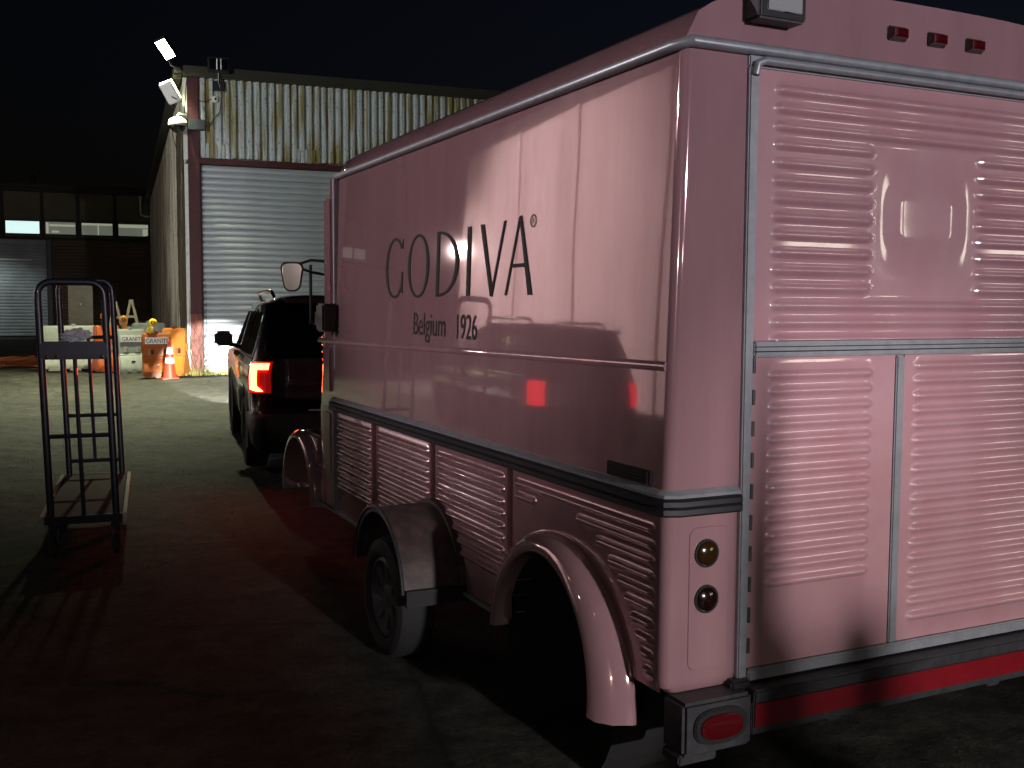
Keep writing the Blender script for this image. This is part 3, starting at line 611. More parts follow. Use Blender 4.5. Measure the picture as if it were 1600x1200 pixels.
def make_suv(name, label, loc, rz, heads):
    t = thing(name, label, 'car', loc, rz)
    zs = [r[0] for r in SUVP]
    b = MB(); b.loft([[(x, y, z) for x, y in suv_outline(z)] for z in zs])
    body = b.build('body', 'car', t, smooth=True, angle=55)
    # wheel openings cut through the body side
    cb_ = MB()
    for yy in (1.08, 4.10):
        for s in (-1, 1):
            cb_.add(*(lambda n=28: ([(s*(.62+.6*k), yy+.435*math.cos(2*math.pi*i/n), .38+.435*math.sin(2*math.pi*i/n)) for k in (0, 1) for i in range(n)],
                      [tuple(range(n)), tuple(range(n, 2*n))[::-1]]+[(i, n+i, n+(i+1) % n, (i+1) % n) for i in range(n)]))())
    cut = cb_.build('cut', 'car_low', t)
    md_ = body.modifiers.new('b', 'BOOLEAN'); md_.operation = 'DIFFERENCE'; md_.object = cut; md_.solver = 'EXACT'
    bpy.context.view_layer.update(); dg = bpy.context.evaluated_depsgraph_get()
    nm = bpy.data.meshes.new_from_object(body.evaluated_get(dg)); body.modifiers.clear(); body.data = nm; bpy.data.objects.remove(cut)
    for yy in (1.08, 4.10):
        for s in (-1, 1):
            b = MB(); rg = []
            for i in range(23):
                a = rad(-15+210*i/22); rg.append([(s*(.985 if yy < 2 else .985)+s*dx, yy+r*math.cos(a), .38+r*math.sin(a)) for r, dx in ((.43, -.25), (.43, .012), (.455, .022), (.50, .012), (.50, -.02))])
            b.loft(rg, closed=False, cap=False); b.build('arch_flare', 'car_low', t, smooth=True)
            wheel(t, (s*.885, yy, .375), s, .375, .24, .255, spokes=5)
    # glazing on the body surface
    def side_glass(s, ya, yb, za, zb, lean_a, lean_b):
        b = MB(); n, m_ = 8, 6
        for j in range(m_+1):
            z = za+(zb-za)*j/m_; a0 = ya+lean_a*j/m_; a1 = yb+lean_b*j/m_
            for i in range(n+1): b.v.append((s*(sf(z, 3)+.006), a0+(a1-a0)*i/n, z))
        b.f = [(j*(n+1)+i, j*(n+1)+i+1, (j+1)*(n+1)+i+1, (j+1)*(n+1)+i) for j in range(m_) for i in range(n)]
        return b.build('side_window', 'glass', t, smooth=True)
    for s in (-1, 1):
        side_glass(s, .45, 1.38, 1.17, 1.60, .16, .0); side_glass(s, 1.46, 2.40, 1.17, 1.60, 0, 0); side_glass(s, 2.48, 3.45, 1.17, 1.60, 0, -.62)
        b = MB()
        for z, y0, y1 in ((1.155, .40, 3.5),):
            b.tube([(s*(sf(z, 3)+.008), y0+(y1-y0)*i/6, z) for i in range(7)], .009, 6)
        b.build('window_trim', 'chrome', t, smooth=True)
        b = MB(); b.tube([(s*.70, .78, 1.755), (s*.715, .86, 1.80), (s*.73, 1.1, 1.812), (s*.73, 2.3, 1.812), (s*.715, 2.55, 1.79), (s*.70, 2.65, 1.75)], .019, 8); b.build('roof_rail', 'chrome', t, smooth=True)
        b = MB(); b.box((s*1.0, 3.28, 1.17), (s*1.22, 3.42, 1.35)); b.build('door_mirror', 'mirror_shell', t, bevel=.03)
        b = MB(); b.tube([(s*.93, 3.38, 1.17), (s*1.05, 3.37, 1.19)], .025, 8); b.build('mirror_stalk', 'car_low', t, smooth=True)
        # tail lamp wrapped round the rear corner, lit C-shaped guide
        def corner(u, z, d):
            """u metres from the corner start, along side (-) to rear (+)"""
            w_, y0, r = sf(z, 3)+d, sf(z, 1)-d, .2; L_ = r*math.pi/2
            if u < -L_/2: return (s*w_, y0+r-(u+L_/2), z)
            if u > L_/2: return (s*(w_-r-(u-L_/2)), y0, z)
            a = (u+L_/2)/r; return (s*(w_-r+r*math.cos(a)), y0+r-r*math.sin(a), z)
        def patch(name, m, us, zlo, zhi, d, par=None):
            b = MB(); n = len(us)
            for dd in (d, d-.02):
                for k in range(5):
                    for u in us: z = zlo(u)+(zhi(u)-zlo(u))*k/4; b.v.append(corner(u, z, dd))
            N = 5*n
            for q in range(4):
                for i in range(n-1):
                    b.f.append((q*n+i, q*n+i+1, (q+1)*n+i+1, (q+1)*n+i)); 
            rim_ = [i for i in range(n)]+[k*n+n-1 for k in range(1, 5)]+[4*n+i for i in range(n-2, -1, -1)]+[k*n for k in range(3, 0, -1)]
            b.f += [(rim_[i], rim_[(i+1) % len(rim_)], N+rim_[(i+1) % len(rim_)], N+rim_[i]) for i in range(len(rim_))]
            return b.build(name, m, par or t, smooth=True)
        U = [-.16+.32*i/14 for i in range(15)]
        hs = patch('tail_lamp', 'tail_off' if heads else 'tail_dim', U, lambda u: .835, lambda u: 1.13, .012)
        glow = 'tail_on' if heads else 'tail_dim'
        UV = [-.06+.085*i/6 for i in range(7)]
        patch('light_guide', glow, UV, lambda u: .855-.25*min(0, u)+.0, lambda u: 1.115+min(0, u+.03)*.4, .020, hs)
        UH = [.02+.12*i/8 for i in range(9)]
        patch('light_guide', glow, UH, lambda u: 1.055, lambda u: 1.115, .0205, hs)
        UB = [.02+.07*i/5 for i in range(6)]
        patch('light_guide', glow, UB, lambda u: .85, lambda u: .905-.7*(u-.02), .0202, hs)
        b = MB(); b.box((s*.55, 4.99, .86), (s*.95, 5.06, 1.0)); b.build('head_lamp', 'head_on' if heads else 'lamp_glass', t, bevel=.02)
    # rear glass, spoiler, bumper, plate recess, badge bar
    b = MB()
    for j in range(7):
        z = 1.16+.46*j/6
        for i in range(9): u = -1+2*i/8; b.v.append((u*(sf(z, 3)-.13), sf(z, 1)-.006, z))
    b.f = [(j*9+i, j*9+i+1, (j+1)*9+i+1, (j+1)*9+i) for j in range(6) for i in range(8)]; b.build('rear_window', 'glass', t, smooth=True)
    b = MB(); b.box((-.66, .22, 1.685), (.66, .62, 1.735)); b.build('roof_spoiler', 'car', t, bevel=.022)
    b = MB(); b.loft([[(x, y, z) for x, y in outline(-1.0+i, 1.0-i, -.035+i, .9, .2, .01)] for z, i in ((.26, .09), (.34, .02), (.5, 0), (.60, .0), (.64, .02))]); b.build('rear_bumper', 'car_low', t, smooth=True)
    b = MB(); b.box((-.45, -.042, .665), (.45, .06, .682)); b.build('tailgate_strip', 'chrome', t, bevel=.004)
    b = MB(); b.box((-.17, .062, .79), (.17, .075, .95)); b.build('licence_plate', 'white_pl', t, bevel=.004)
    b = MB(); b.box((-.62, .085, .98), (.62, .10, 1.01)); b.build('tailgate_badge_bar', 'black', t, bevel=.005)
    b = MB(); b.lathe([(.045, .0), (.05, .0), (.05, .25), (.045, .25), (.045, 0)], (-.62, -.03, .31), 'y', 16); b.build('exhaust_tip', 'chrome', t, smooth=True)
    for s in (-1, 1):
        b = MB(); b.box((s*.86-.06, -.042, .46), (s*.86+.06, -.02, .50)); b.build('bumper_reflector', 'red_lens', t, bevel=.004)
    return t
suv = make_suv('parked_suv', 'black SUV with lit red tail lamps hitched ahead of the pink trailer', (3.08, 10.0, 0), -rad(8), True); suv.scale = (1.0, 1.0, 1.035)
for s in (-1, 1):
    spot('headlight_beam', suv, (s*.75, 5.09, .93), (s*.75, 5.09+10, .93-10*math.tan(rad(9-2.7))), 20000, (1, .98, .93), 17, .3, .04)

car2 = make_suv('parked_car', 'black car with lit tail lamps seen only mirrored in the trailer side', (-2.75, 9.6, 0), rad(2), False)
# ================================================================== WAREHOUSE WITH ROLLER DOOR
RZB = -rad(5.28); C0 = Vector((4.07, 26.95, 0))
wh = thing('warehouse', 'corrugated warehouse with red corner post and tall grey roller door', 'building', C0, RZB)
def wp(b, name, m, par=None, **k): return b.build(name, m, par or wh, **k)
def corrugated(u0, u1, z0, z1, pitch, depth, fn, zc=2):
    b = MB(); prof = []
    n = int(round((u1-u0)/pitch))
    for i in range(n):
        for f_, d in ((0, 0), (.12, 0), (.27, 1), (.62, 1), (.77, 0)): prof.append((u0+(i+f_)*pitch, d*depth))
    prof.append((u1, 0)); m_ = len(prof)
    for z in [z0+(z1-z0)*k/zc for k in range(zc+1)]: b.v += [fn(u, d, z) for u, d in prof]
    b.f = [(k*m_+i, k*m_+i+1, (k+1)*m_+i+1, (k+1)*m_+i) for k in range(zc) for i in range(m_-1)]
    return b
# side wall runs back from the corner
b = corrugated(.05, 33, 0.02, 7.35, .32, .05, lambda u, d, z: (-d, u, z)); wp(b, 'side_wall', 'side_clad')
b = MB(); b.box((.02, .1, 0), (12, 33, 7.2)); wp(b, 'inner_wall', 'conc')
b = MB(); b.box((-.25, -.2, 7.36), (12.3, 33.2, 7.42)); b.box((-.05, -.16, 7.30), (12.3, .04, 7.56)); b.box((-.28, -.1, 7.25), (-.10, 33.2, 7.5)); wp(b, 'roof_edge', 'dark_trim')
b = MB(); b.box((.03, -.10, 1.5), (.30, .08, 7.30)); b.box((.028, -.102, 5.21), (12, .06, 5.35)); wp(b, 'red_frame', 'red_steel', bevel=.01)
b = MB(); b.box((.03, -.10, 0), (.30, .08, 1.498)); b.box((.0, -.14, 0), (.34, .08, .03)); wp(b, 'post_foot', 'rust_steel', bevel=.01)
b = MB(); b.box((-.07, -.06, 5.3), (.027, .06, 7.28)); b.box((-.06, -.03, 0), (.026, .06, 5.2)); wp(b, 'corner_flashing', 'white_metal')
for i in range(14):
    u0 = .32+i*.748; z0 = 5.36+random.uniform(0, .03)
    b = corrugated(0, .748+.02, z0, 7.30, 0.192, .062, lambda u, d, z: (u, -d, z))
    o = wp(b, 'cladding_sheet', 'clad'); o.location = (u0, -.04-.004*(i % 2), 0)
    if i in (0, 3, 7):
        b = corrugated(0, .56, z0+random.uniform(.0, .1), z0+.35, .187, .04, lambda u, d, z: (u, -d, z)); o = wp(b, 'patch_sheet', 'clad'); o.location = (u0+.09, -.052, 0)
# roller door, slat by slat
dr = MB().box((.33, .03, 0), (5.45, .06, 5.21)).build('roller_door', 'dark_void', wh)
sl = None; NS = 33; pit = 5.18/NS
for i in range(NS):
    if sl is None:
        b = MB(); pr = [(0, .002), (.006, .03), (.030, .09), (.038, .16), (.038, .50), (.034, .70), (.020, .88), (.004, .965), (0, .998)]
        b.loft([[(x, .028-d, v*pit) for d, v in pr]+[(x, .032, pit*.9), (x, .032, pit*.1)] for x in (.34, 1.6, 2.9, 4.2, 5.44)]); sl = b.build('slat', 'shutter', dr, smooth=True, angle=50); o = sl
    else: o = sl.copy(); col.objects.link(o); o.parent = dr
    o.location = (random.uniform(-.004, .004), random.uniform(-.003, .003), .012+i*pit); o.rotation_euler = (random.uniform(-.012, .012), 0, 0)
b = MB(); b.box((.34, -.02, 0.0), (5.44, .025, .012)); wp(b, 'bottom_seal', 'black', dr)
for x in (.305, 5.445):
    b = MB(); b.box((x, -.03, 0), (x+.04, .03, 5.2)); wp(b, 'door_guide', 'red_steel', dr)
b = corrugated(5.5, 12, 0, 5.2, .26, .04, lambda u, d, z: (u, -d, z)); wp(b, 'front_wall', 'clad')

# things on the warehouse corner (local frame of the warehouse turned to world)
WM = Matrix.Translation(C0) @ Matrix.Rotation(RZB, 4, 'Z')
def wt(name, label, cat, loc, rz=0, group=None): return thing(name, label, cat, WM @ Vector(loc), RZB+rz, group)
# lit floodlight
fl = wt('floodlight', 'lit floodlight blazing on a bracket above the warehouse corner', 'lamp', (-.45, -.25, 7.90))
def tilt(v, rx, rz_): return Matrix.Rotation(rz_, 4, 'Z') @ Matrix.Rotation(rx, 4, 'X')
m1 = Matrix.Rotation(rad(-32), 4, 'Z') @ Matrix.Rotation(rad(28), 4, 'X')
m1 = Matrix.Rotation(rad(-22), 4, 'Y') @ m1
b = MB(); b.box((-.15, -.06, -.26), (.15, .10, .26), m1); b.build('housing', 'galv', fl, bevel=.015)
b = MB(); b.box((-.125, -.068, -.23), (.125, -.0605, .23), m1); b.build('lens', 'flood_on', fl)
b = MB(); b.tube([(0, .1, -.05), (.12, .2, -.35), (.42, .26, -.42)], .022, 8); b.build('bracket', 'galv', fl, smooth=True)
spot('flood_beam', fl, m1 @ Vector((0, -.12, 0)), Vector((-1.5, -2.9, -7.9)), 9500, (.96, 1, .62), 103, .9, .15)
spot('flood_beam', fl, m1 @ Vector((-.1, -.14, 0)), WM.inverted() @ Vector((-11, 24.5, 3.2)) - Vector((-.45, -.25, 7.90)), 24000, (1, .93, .92), 66, .7, .15)
# second floodlight, switched off, white housing
f2 = wt('floodlight', 'unlit boxy floodlight with pale housing below the lit one', 'lamp', (-.36, -.18, 6.88))
m2 = Matrix.Rotation(rad(-20), 4, 'Y') @ Matrix.Rotation(rad(-30), 4, 'Z') @ Matrix.Rotation(rad(20), 4, 'X')
b = MB(); b.box((-.17, -.06, -.27), (.17, .09, .27), m2); b.build('housing', 'white_metal', f2, bevel=.02)
b = MB(); b.box((-.14, -.066, -.23), (.14, -.0605, .23), m2); b.build('lens', 'white_refl', f2)
b = MB(); b.tube([(0, .08, -.1), (.2, .16, -.18), (.36, .22, -.12)], .02, 8); b.build('bracket', 'black', f2, smooth=True)
b = MB(); b.tube([(.02, -.08, -.12), (.16, -.1, -.19), (.28, .02, -.10)], .014, 6); b.build('yoke', 'galv', f2, smooth=True)
# dome camera
dc = wt('dome_camera', 'white dome security camera with dark bubble below the floodlights', 'camera', (-.21, -.30, 6.10))
b = MB(); b.lathe([(.001, .19), (.10, .17), (.20, .10), (.225, .02), (.225, -.03), (.20, -.035)], (0, 0, 0), 'z', 28); b.build('hood', 'white_metal', dc, smooth=True)
b = MB(); b.lathe([(.195, -.03), (.18, -.10), (.12, -.175), (.05, -.205), (.001, -.21)], (0, 0, 0), 'z', 28); b.build('bubble', 'dome_glass', dc, smooth=True)
b = MB(); b.tube([(0, 0, .17), (.02, .02, .25), (.2, .2, .26)], .035, 10); b.lathe([(.08, -.02), (.08, .02)], (.2, .23, .26), 'y', 12); b.build('arm', 'white_metal', dc, smooth=True)
jb = wt('junction_box', 'slate blue junction box fixed across the red corner post', 'box', (.24, -.16, 6.01))
b = MB(); b.box((-.2, -.06, 0), (.2, .055, .26)); b.build('case', 'blue_box', jb, bevel=.01)
b = MB(); b.box((-.03, -.068, .02), (.19, -.0605, .24)); b.build('lid', 'blue_box', jb, bevel=.003)
# halogen floodlight on the fascia
hf = wt('floodlight', 'unlit square halogen floodlight on the roof edge above the cladding', 'lamp', (.78, -.28, 7.42))
b = MB(); b.box((-.26, -.02, .0), (.26, .14, .36)); b.build('housing', 'black', hf, bevel=.02)
b = MB(); b.box((-.22, -.028, .06), (.22, -.0205, .33)); b.build('reflector', 'chrome', hf, bevel=.004)
b = MB(); b.tube([(-.05, -.04, .07), (-.045, -.04, .32)], .014, 8); b.tube([(.05, -.04, .07), (.045, -.04, .32)], .014, 8); b.build('lamp_tube', 'white_refl', hf, smooth=True)
b = MB(); b.tube([(0, .06, 0), (0, .1, -.2), (0, .2, -.3)], .03, 8); b.box((-.12, .1, -.42), (.12, .2, -.18)); b.build('bracket', 'black', hf)
bl = wt('wall_sensor', 'small round white sensor on the corrugated cladding', 'sensor', (.70, -.10, 6.80))
b = MB(); b.lathe([(.001, -.06), (.06, -.055), (.085, -.03), (.09, .0)], (0, 0, 0), 'y', 18); b.build('cap', 'white_metal', bl, smooth=True)
b = MB(); b.lathe([(.001, -.066), (.028, -.064), (.03, -.055)], (0, 0, 0), 'y', 12); b.build('eye', 'black', bl, smooth=True)
cb2 = MB()
for pts in ([(.78, -.18, 7.2), (.86, -.16, 6.9), (.80, -.15, 6.5), (.55, -.13, 6.15), (.44, -.12, 6.12)], [(.62, -.12, 6.8), (.45, -.11, 6.72), (.30, -.12, 6.74)], [(-.15, -.12, 6.8), (-.3, -.1, 6.4), (-.33, -.05, 5.9), (-.2, -.02, 5.4)], [(.05, -.14, 7.4), (.0, -.13, 7.0), (-.04, -.12, 6.4)], [(.40, -.11, 6.6), (.5, -.1, 6.3), (.42, -.12, 6.2)]):
    cb2.tube([WM @ Vector(p) for p in pts], .012, 6)
tag(cb2.build('cable', 'black', smooth=True), 'thin black cables drooping between lamps and junction box', 'cable')
# dry vine climbing the corner
vb = MB(); rnd = random.Random(3)
def vine(p, d, n, r, wall):
    pts = [p]; 
    for i in range(n):
        d = (d + Vector((rnd.uniform(-.5, .5)*(1 if wall == 'f' else .0), rnd.uniform(-.5, .5)*(0 if wall == 'f' else 1), rnd.uniform(-.05, .45)))).normalized()
        p = p + d*rnd.uniform(.10, .22)
        if wall == 'f': p.x = min(max(p.x, .0), .40); p.y = -.115
        else: p.x = -.075+rnd.uniform(-.012, .012); p.y = min(max(p.y, .0), 3.2)
        if p.z > 6.4: break
        pts.append(p.copy())
        if rnd.random() < .22 and n > 6 and r > .006: vine(p.copy(), d.copy(), n//2, r*.6, wall)
    vb.tube([WM @ q for q in pts], [r*(1-.7*i/len(pts)) for i in range(len(pts))], 5)
for k in range(26): vine(Vector((-.075, rnd.uniform(0, 2.6), 0)), Vector((0, 0, 1)), rnd.randint(14, 44), .028, 's')
for k in range(9): vine(Vector((rnd.uniform(.02, .32), -.115, 0)), Vector((0, 0, 1)), rnd.randint(5, 12), .009, 'f')
vo = thing('dead_vine', 'dry dead vine climbing the warehouse corner beside the red post', 'plant', WM @ Vector((0, 0, 0)))
vs_ = vb.build('stem', 'vine', vo, smooth=True); vs_.location = -(WM @ Vector((0, 0, 0)))

def weed(name, label, loc, n, h, spread, seed, group='dry weeds along the warehouse foot'):
    r_ = random.Random(seed); t = thing(name, label, 'plant', loc, 0, group); b = MB()
    for i in range(n):
        a = r_.uniform(0, 6.28); x, y = r_.gauss(0, spread), r_.gauss(0, spread*.35); hh = h*r_.uniform(.4, 1.1); l = r_.uniform(.1, .7)*hh
        p = [(x, y, -.02), (x+l*.3*math.cos(a), y+l*.3*math.sin(a), hh*.6), (x+l*math.cos(a), y+l*math.sin(a), hh)]
        w_ = r_.uniform(.004, .010); q = []
        for k, pp in enumerate(p): ww = w_*(1-.45*k); q += [(pp[0]-ww*math.sin(a), pp[1]+ww*math.cos(a), pp[2]), (pp[0]+ww*math.sin(a), pp[1]-ww*math.cos(a), pp[2])]
        b.add(q, [(0,1,3,2),(2,3,5,4)])
    b.build('blades', 'weed', t); return t
for i, (lx, ly, h, n, sp, lab) in enumerate(((-.35, -.1, .62, 90, .16, 'tall dry weed clump left of the red post foot'), (.15, -.35, .28, 90, .2, 'short dry weeds in front of the red post'), (.75, -.12, .16, 120, .3, 'low dry grass along the left end of the roller door'), (1.5, -.1, .12, 120, .35, 'low dry grass under the brightly lit shutter near the car'))):
    weed('weed_clump', lab, WM @ Vector((lx, ly, 0)), n, h, sp, i)

# ================================================================== FAR LOW BUILDING
FN = WM @ Vector((0, 33, 0))
fb = thing('far_warehouse', 'dark low building across the yard with a strip of lit windows', 'building', FN, RZB)
def fp_(b, name, m, par=None, **k): return b.build(name, m, par or fb, **k)
b = MB(); b.box((-30, .12, 0), (.3, 14, 7.7)); fp_(b, 'wall', 'far_wall')
b = MB(); b.box((-30, -.5, 7.75), (.3, 14.2, 7.95)); b.box((-30, -.25, 7.60), (.3, .1, 7.749)); fp_(b, 'roof_edge', 'far_dark')
edges = [-18.4, -16.5, -14.6, -12.7, -10.9, -9.1, -7.3, -5.4, -3.65, -1.82, -.02]
for a, c_ in zip(edges, edges[1:]):
    b = MB(); b.box((a+.09, -.02, 6.22), (c_-.09, .11, 7.58)); fp_(b, 'fascia_panel', 'far_panel', bevel=.01)
    b = MB(); b.box((a-.075, -.06, 5.25), (a+.075, .11, 7.59)); fp_(b, 'batten', 'far_dark')
    win = MB().box((a+.08, -.03, 5.36), (c_-.08, .10, 6.10)).build('window', 'far_dark', fb)
    k = edges.index(a)
    b = MB(); b.box((a+.16, -.042, 5.42), (c_-.14, -.0305, 6.05)); fp_(b, 'pane', 'win_cool' if k in (6, 3) else 'win_warm', win)
    if k == 7:
        b = MB(); b.box((a+.18, -.052, 5.45), (a+.30, -.0425, 6.02)); b.box((a+.34, -.052, 5.83), (c_-.16, -.0425, 5.93)); b.box((a+.45, -.0515, 5.5), (a+.8, -.0425, 5.6)); fp_(b, 'pane_strip', 'win_strip', win)
    if k == 8:
        b = MB(); b.box((a+.95, -.052, 5.43), (a+1.01, -.0425, 6.04)); b.box((a+.17, -.0515, 5.93), (c_-.15, -.0425, 6.03)); fp_(b, 'pane_strip', 'win_strip', win)
    if k == 9:
        b = MB(); b.box((a+.17, -.0515, 5.86), (c_-.15, -.0425, 6.02)); b.box((c_-.42, -.052, 5.44), (c_-.17, -.0425, 5.8)); fp_(b, 'pane_strip', 'win_strip', win)
b = MB(); b.box((-30, -.05, 5.12), (0, .11, 5.249)); fp_(b, 'lintel', 'far_dark')
def curtain(x0, x1, z0, z1, pitch):
    b = MB(); n = int((z1-z0)/pitch); pr = []
    for i in range(n):
        for f_, d in ((0, 0), (.15, .03), (.5, .04), (.85, .03)): pr.append((z0+(i+f_)*pitch, d))
    pr.append((z1, 0)); b.v = [(x, -d+.05, z) for z, d in pr for x in (x0, x1)]
    b.f = [(2*i, 2*i+1, 2*i+3, 2*i+2) for i in range(len(pr)-1)]; return b
fp_(curtain(-9.8, -5.25, .05, 5.1, .17), 'roller_shutter', 'far_grey'); fp_(curtain(-4.95, -.1, .05, 5.1, .17), 'roller_shutter', 'far_brown'); fp_(curtain(-14.8, -10.1, .05, 5.1, .17), 'roller_shutter', 'far_brown')
for x in (-5.1, -9.95):
    b = MB(); b.box((x-.11, -.08, 0), (x+.11, .11, 5.11)); fp_(b, 'door_post', 'galv', bevel=.01)
b = MB(); b.box((-8.5, -.12, 4.0), (-5.95, -.02, 4.09)); fp_(b, 'shutter_rail', 'white_metal')
b = MB(); b.tube([(-.52, -.2, 7.5), (-.52, -.2, 6.75), (-.50, -.2, 6.55), (-.3, -.2, 6.48), (-.02, -.2, 6.48)], .05, 8); b.lathe([(.1, 0), (.06, -.12)], (-.52, -.2, 7.55), 'z', 10); fp_(b, 'downpipe', 'white_metal', smooth=True)
b = MB(); b.tube([(-1.57, -1.0, 4.98), (-.05, -.3, 5.45)], .035, 6); fp_(b, 'strut', 'galv')
b = MB(); b.lathe([(.12, 0), (.12, .42), (.2, .45), (.2, .55), (.001, .62)], (-5.87, 1.0, 7.95), 'z', 12); fp_(b, 'roof_vent', 'far_dark')

wl3 = thing('wall_lamp', 'unseen wall lamp added past the left edge to light the far shutter', 'lamp', FN+Matrix.Rotation(RZB, 3, 'Z') @ Vector((-9.6, -.2, 5.3)), RZB)  # lamp added out of view to brighten the grey shutter
b = MB(); b.box((-.2, -.2, -.12), (.2, .18, .12)); b.build('housing', 'galv', wl3, bevel=.02)
b = MB(); b.box((-.17, -.17, -.14), (.17, .15, -.121)); b.build('lens', 'lamp_on', wl3)
spot('lamp_beam', wl3, (0, -2.6, -.3), (2.6, .3, -4.6), 450, (.86, 1, .98), 74, .8, .12)
# ================================================================== BARRIERS, CONE, BITS BY THE WAREHOUSE
def barrier(name, label, loc, rz, wd, m, text=None, hgt=1.08, dep=.62, holes=2, holem='white_pl'):
    t = thing(name, label, 'barrier', loc, rz, 'water filled barriers by the warehouse')
    pr = [(-dep/2, .0), (-dep/2, .10), (-dep/2+.03, .16), (-.19, .40), (-.15, .44), (-.12, hgt-.05), (-.09, hgt), (.09, hgt), (.12, hgt-.05), (.15, .44), (.19, .40), (dep/2-.03, .16), (dep/2, .10), (dep/2, 0)]
    b = MB(); b.prism(pr, lambda y, z: (-wd/2, y, z+.04), lambda y, z: (wd/2, y, z+.04)); b.build('body', m, t, bevel=.025)
    nf = 3 if wd > .55 else 2
    for k in range(nf):
        x = -wd/2+wd*(k+.5)/nf; b = MB(); b.box((x-wd*.09, -dep/2-.012, .0), (x+wd*.09, dep/2+.012, .13)); b.build('foot', m, t, bevel=.012)
    for k in range(holes):
        x = wd*(-.22+.44*k) if holes > 1 else 0
        b = MB(); b.box((x-.065, -.162, .54), (x+.065, -.125, .68)); f_ = b.build('fork_pocket', holem, t, bevel=.008)
        b = MB(); b.box((x+.0, -.166, .55), (x+.055, -.1625, .67)); b.build('pocket_shadow_side', 'black' if holem != 'white_pl' else 'grey_pl', f_)
    b = MB(); b.box((-.05, -.085, hgt+.03), (.05, .085, hgt+.09)); b.build('lifting_lug', m, t, bevel=.015)
    for s in (-1, 1):
        b = MB(); b.box((s*wd/2-.02, -.06, .6), (s*wd/2+.045, .06, .78)); b.build('hinge_lug', m, t, bevel=.015)
    b = MB(); b.box((-.045, -.262, .30), (.045, -.24, .335), Matrix.Rotation(0, 4, 'X')); b.build('drain_cap', 'black', t, bevel=.006)
    if text:
        b = MB(); w_ = wd*.40; b.box((-w_, -.1585, .80), (w_, -.120, .955)); pl2 = b.build('label_plate', 'white_refl', t)
        o = text_mesh(text, .15, lambda x, y: (-w_*.94+x, -.161, .823+y), 'lettering', 'ink', pl2, sx=w_*1.88/(.15*3.95))
    return t
barrier('plastic_barrier', 'pale grey water barrier with GRANITE lettering beside the orange one', (2.72, 27.6, 0), rad(12), .68, 'grey_pl', 'GRANITE')
barrier('plastic_barrier', 'orange water barrier with GRANITE lettering behind the traffic cone', (3.16, 26.0, 0), rad(-4), .66, 'orange', 'GRANITE', hgt=1.02, holem='orange2')
barrier('plastic_barrier', 'bright yellow orange water barrier against the warehouse wall', (3.66, 26.6, 0), rad(-25), .56, 'orange2', hgt=1.12, holem='orange')
barrier('plastic_barrier', 'faded red orange water barrier left of the grey one', (2.27, 28.9, 0), rad(14), .6, 'orange_red', hgt=1.15)
barrier('plastic_barrier', 'long white water barrier seen through the hand cart frame', (1.52, 29.6, 0), rad(4), 1.55, 'white_pl', hgt=1.13)
barrier('plastic_barrier', 'grey water barrier half hidden behind the orange and grey ones', (3.25, 28.3, 0), rad(8), .8, 'grey_pl', hgt=1.22)
cn = thing('traffic_cone', 'orange traffic cone with two white bands in front of the barriers', 'cone', (3.35, 25.25, 0), 0)
b = MB(); b.lathe([(.155, .03), (.15, .06), (.125, .24)], (0, 0, 0), 'z', 24); b.lathe([(.125, .24), (.108, .36)], (0, 0, 0), 'z', 24); b.lathe([(.088, .50), (.075, .60)], (0, 0, 0), 'z', 24); b.lathe([(.052, .77), (.030, .91), (.022, .92), (.018, .85)], (0, 0, 0), 'z', 24); b.lathe([(.108, .36), (.088, .50)], (0, 0, 0), 'z', 24); b.lathe([(.075, .60), (.052, .77)], (0, 0, 0), 'z', 24); b.build('body', 'cone', cn, smooth=True)
b = MB(); b.lathe([(.112, .375), (.094, .50)], (0, 0, 0), 'z', 24); b.build('reflective_band', 'white_refl', cn, smooth=True)
b = MB(); b.lathe([(.081, .585), (.057, .75)], (0, 0, 0), 'z', 24); b.build('reflective_band', 'white_refl', cn, smooth=True)
b = MB(); b.prism(outline(-.2, .2, -.2, .2, .05, .05, 3), lambda x, y: (x, y, 0), lambda x, y: (x*.97, y*.97, .035)); b.build('base', 'cone', cn, bevel=.006)
def bar_lamp(label, loc, tiltx, m='yellow_pl'):
    t = thing('barricade_lamp', label, 'lamp', loc, 0); R_ = Matrix.Rotation(tiltx, 4, 'Y')
    b = MB(); b.lathe([(.001, -.07), (.06, -.065), (.095, -.035), (.10, 0), (.095, .03), (.001, .045)], (0, 0, .26), 'y', 20); b.v = [tuple(R_ @ Vector(p)) for p in b.v]; b.build('lens_head', m, t, smooth=True)
    b = MB(); b.lathe([(.03, -.075), (.045, -.08), (.05, -.07)], (0, 0, .26), 'y', 16); b.v = [tuple(R_ @ Vector(p)) for p in b.v]; b.build('lens_ring', 'black', t, smooth=True)
    b = MB(); b.box((-.06, -.04, 0), (.06, .04, .17), R_); b.build('battery_case', m, t, bevel=.012)
    return t
bar_lamp('yellow round barricade lamp tilted on top of the orange barrier', (2.98, 25.95, 1.06), rad(22))
bar_lamp('small amber barricade lamp on the faded red barrier', (2.22, 28.75, 1.17), 0, 'orange2')
bar_lamp('small amber barricade lamp on the pale grey barrier corner', (2.62, 27.75, 1.10), rad(-8), 'orange2')
bn = thing('storage_bin', 'dark storage bin behind the barriers carrying two cream trestles', 'bin', (2.95, 31.4, 0), RZB)
b = MB(); b.loft([[(x*k, y*k, z) for x, y in outline(-.75, .75, -.4, .4, .08, .08, 3)] for z, k in ((.0, .88), (1.02, 1), (1.03, 1.05), (1.10, 1.05))]); b.build('tub', 'far_dark', bn, smooth=True)
b = MB(); b.prism(outline(-.8, .8, -.44, .44, .08, .08, 3), lambda x, y: (x, y, 1.101), lambda x, y: (x, y, 1.15)); b.build('lid', 'black', bn, bevel=.01)
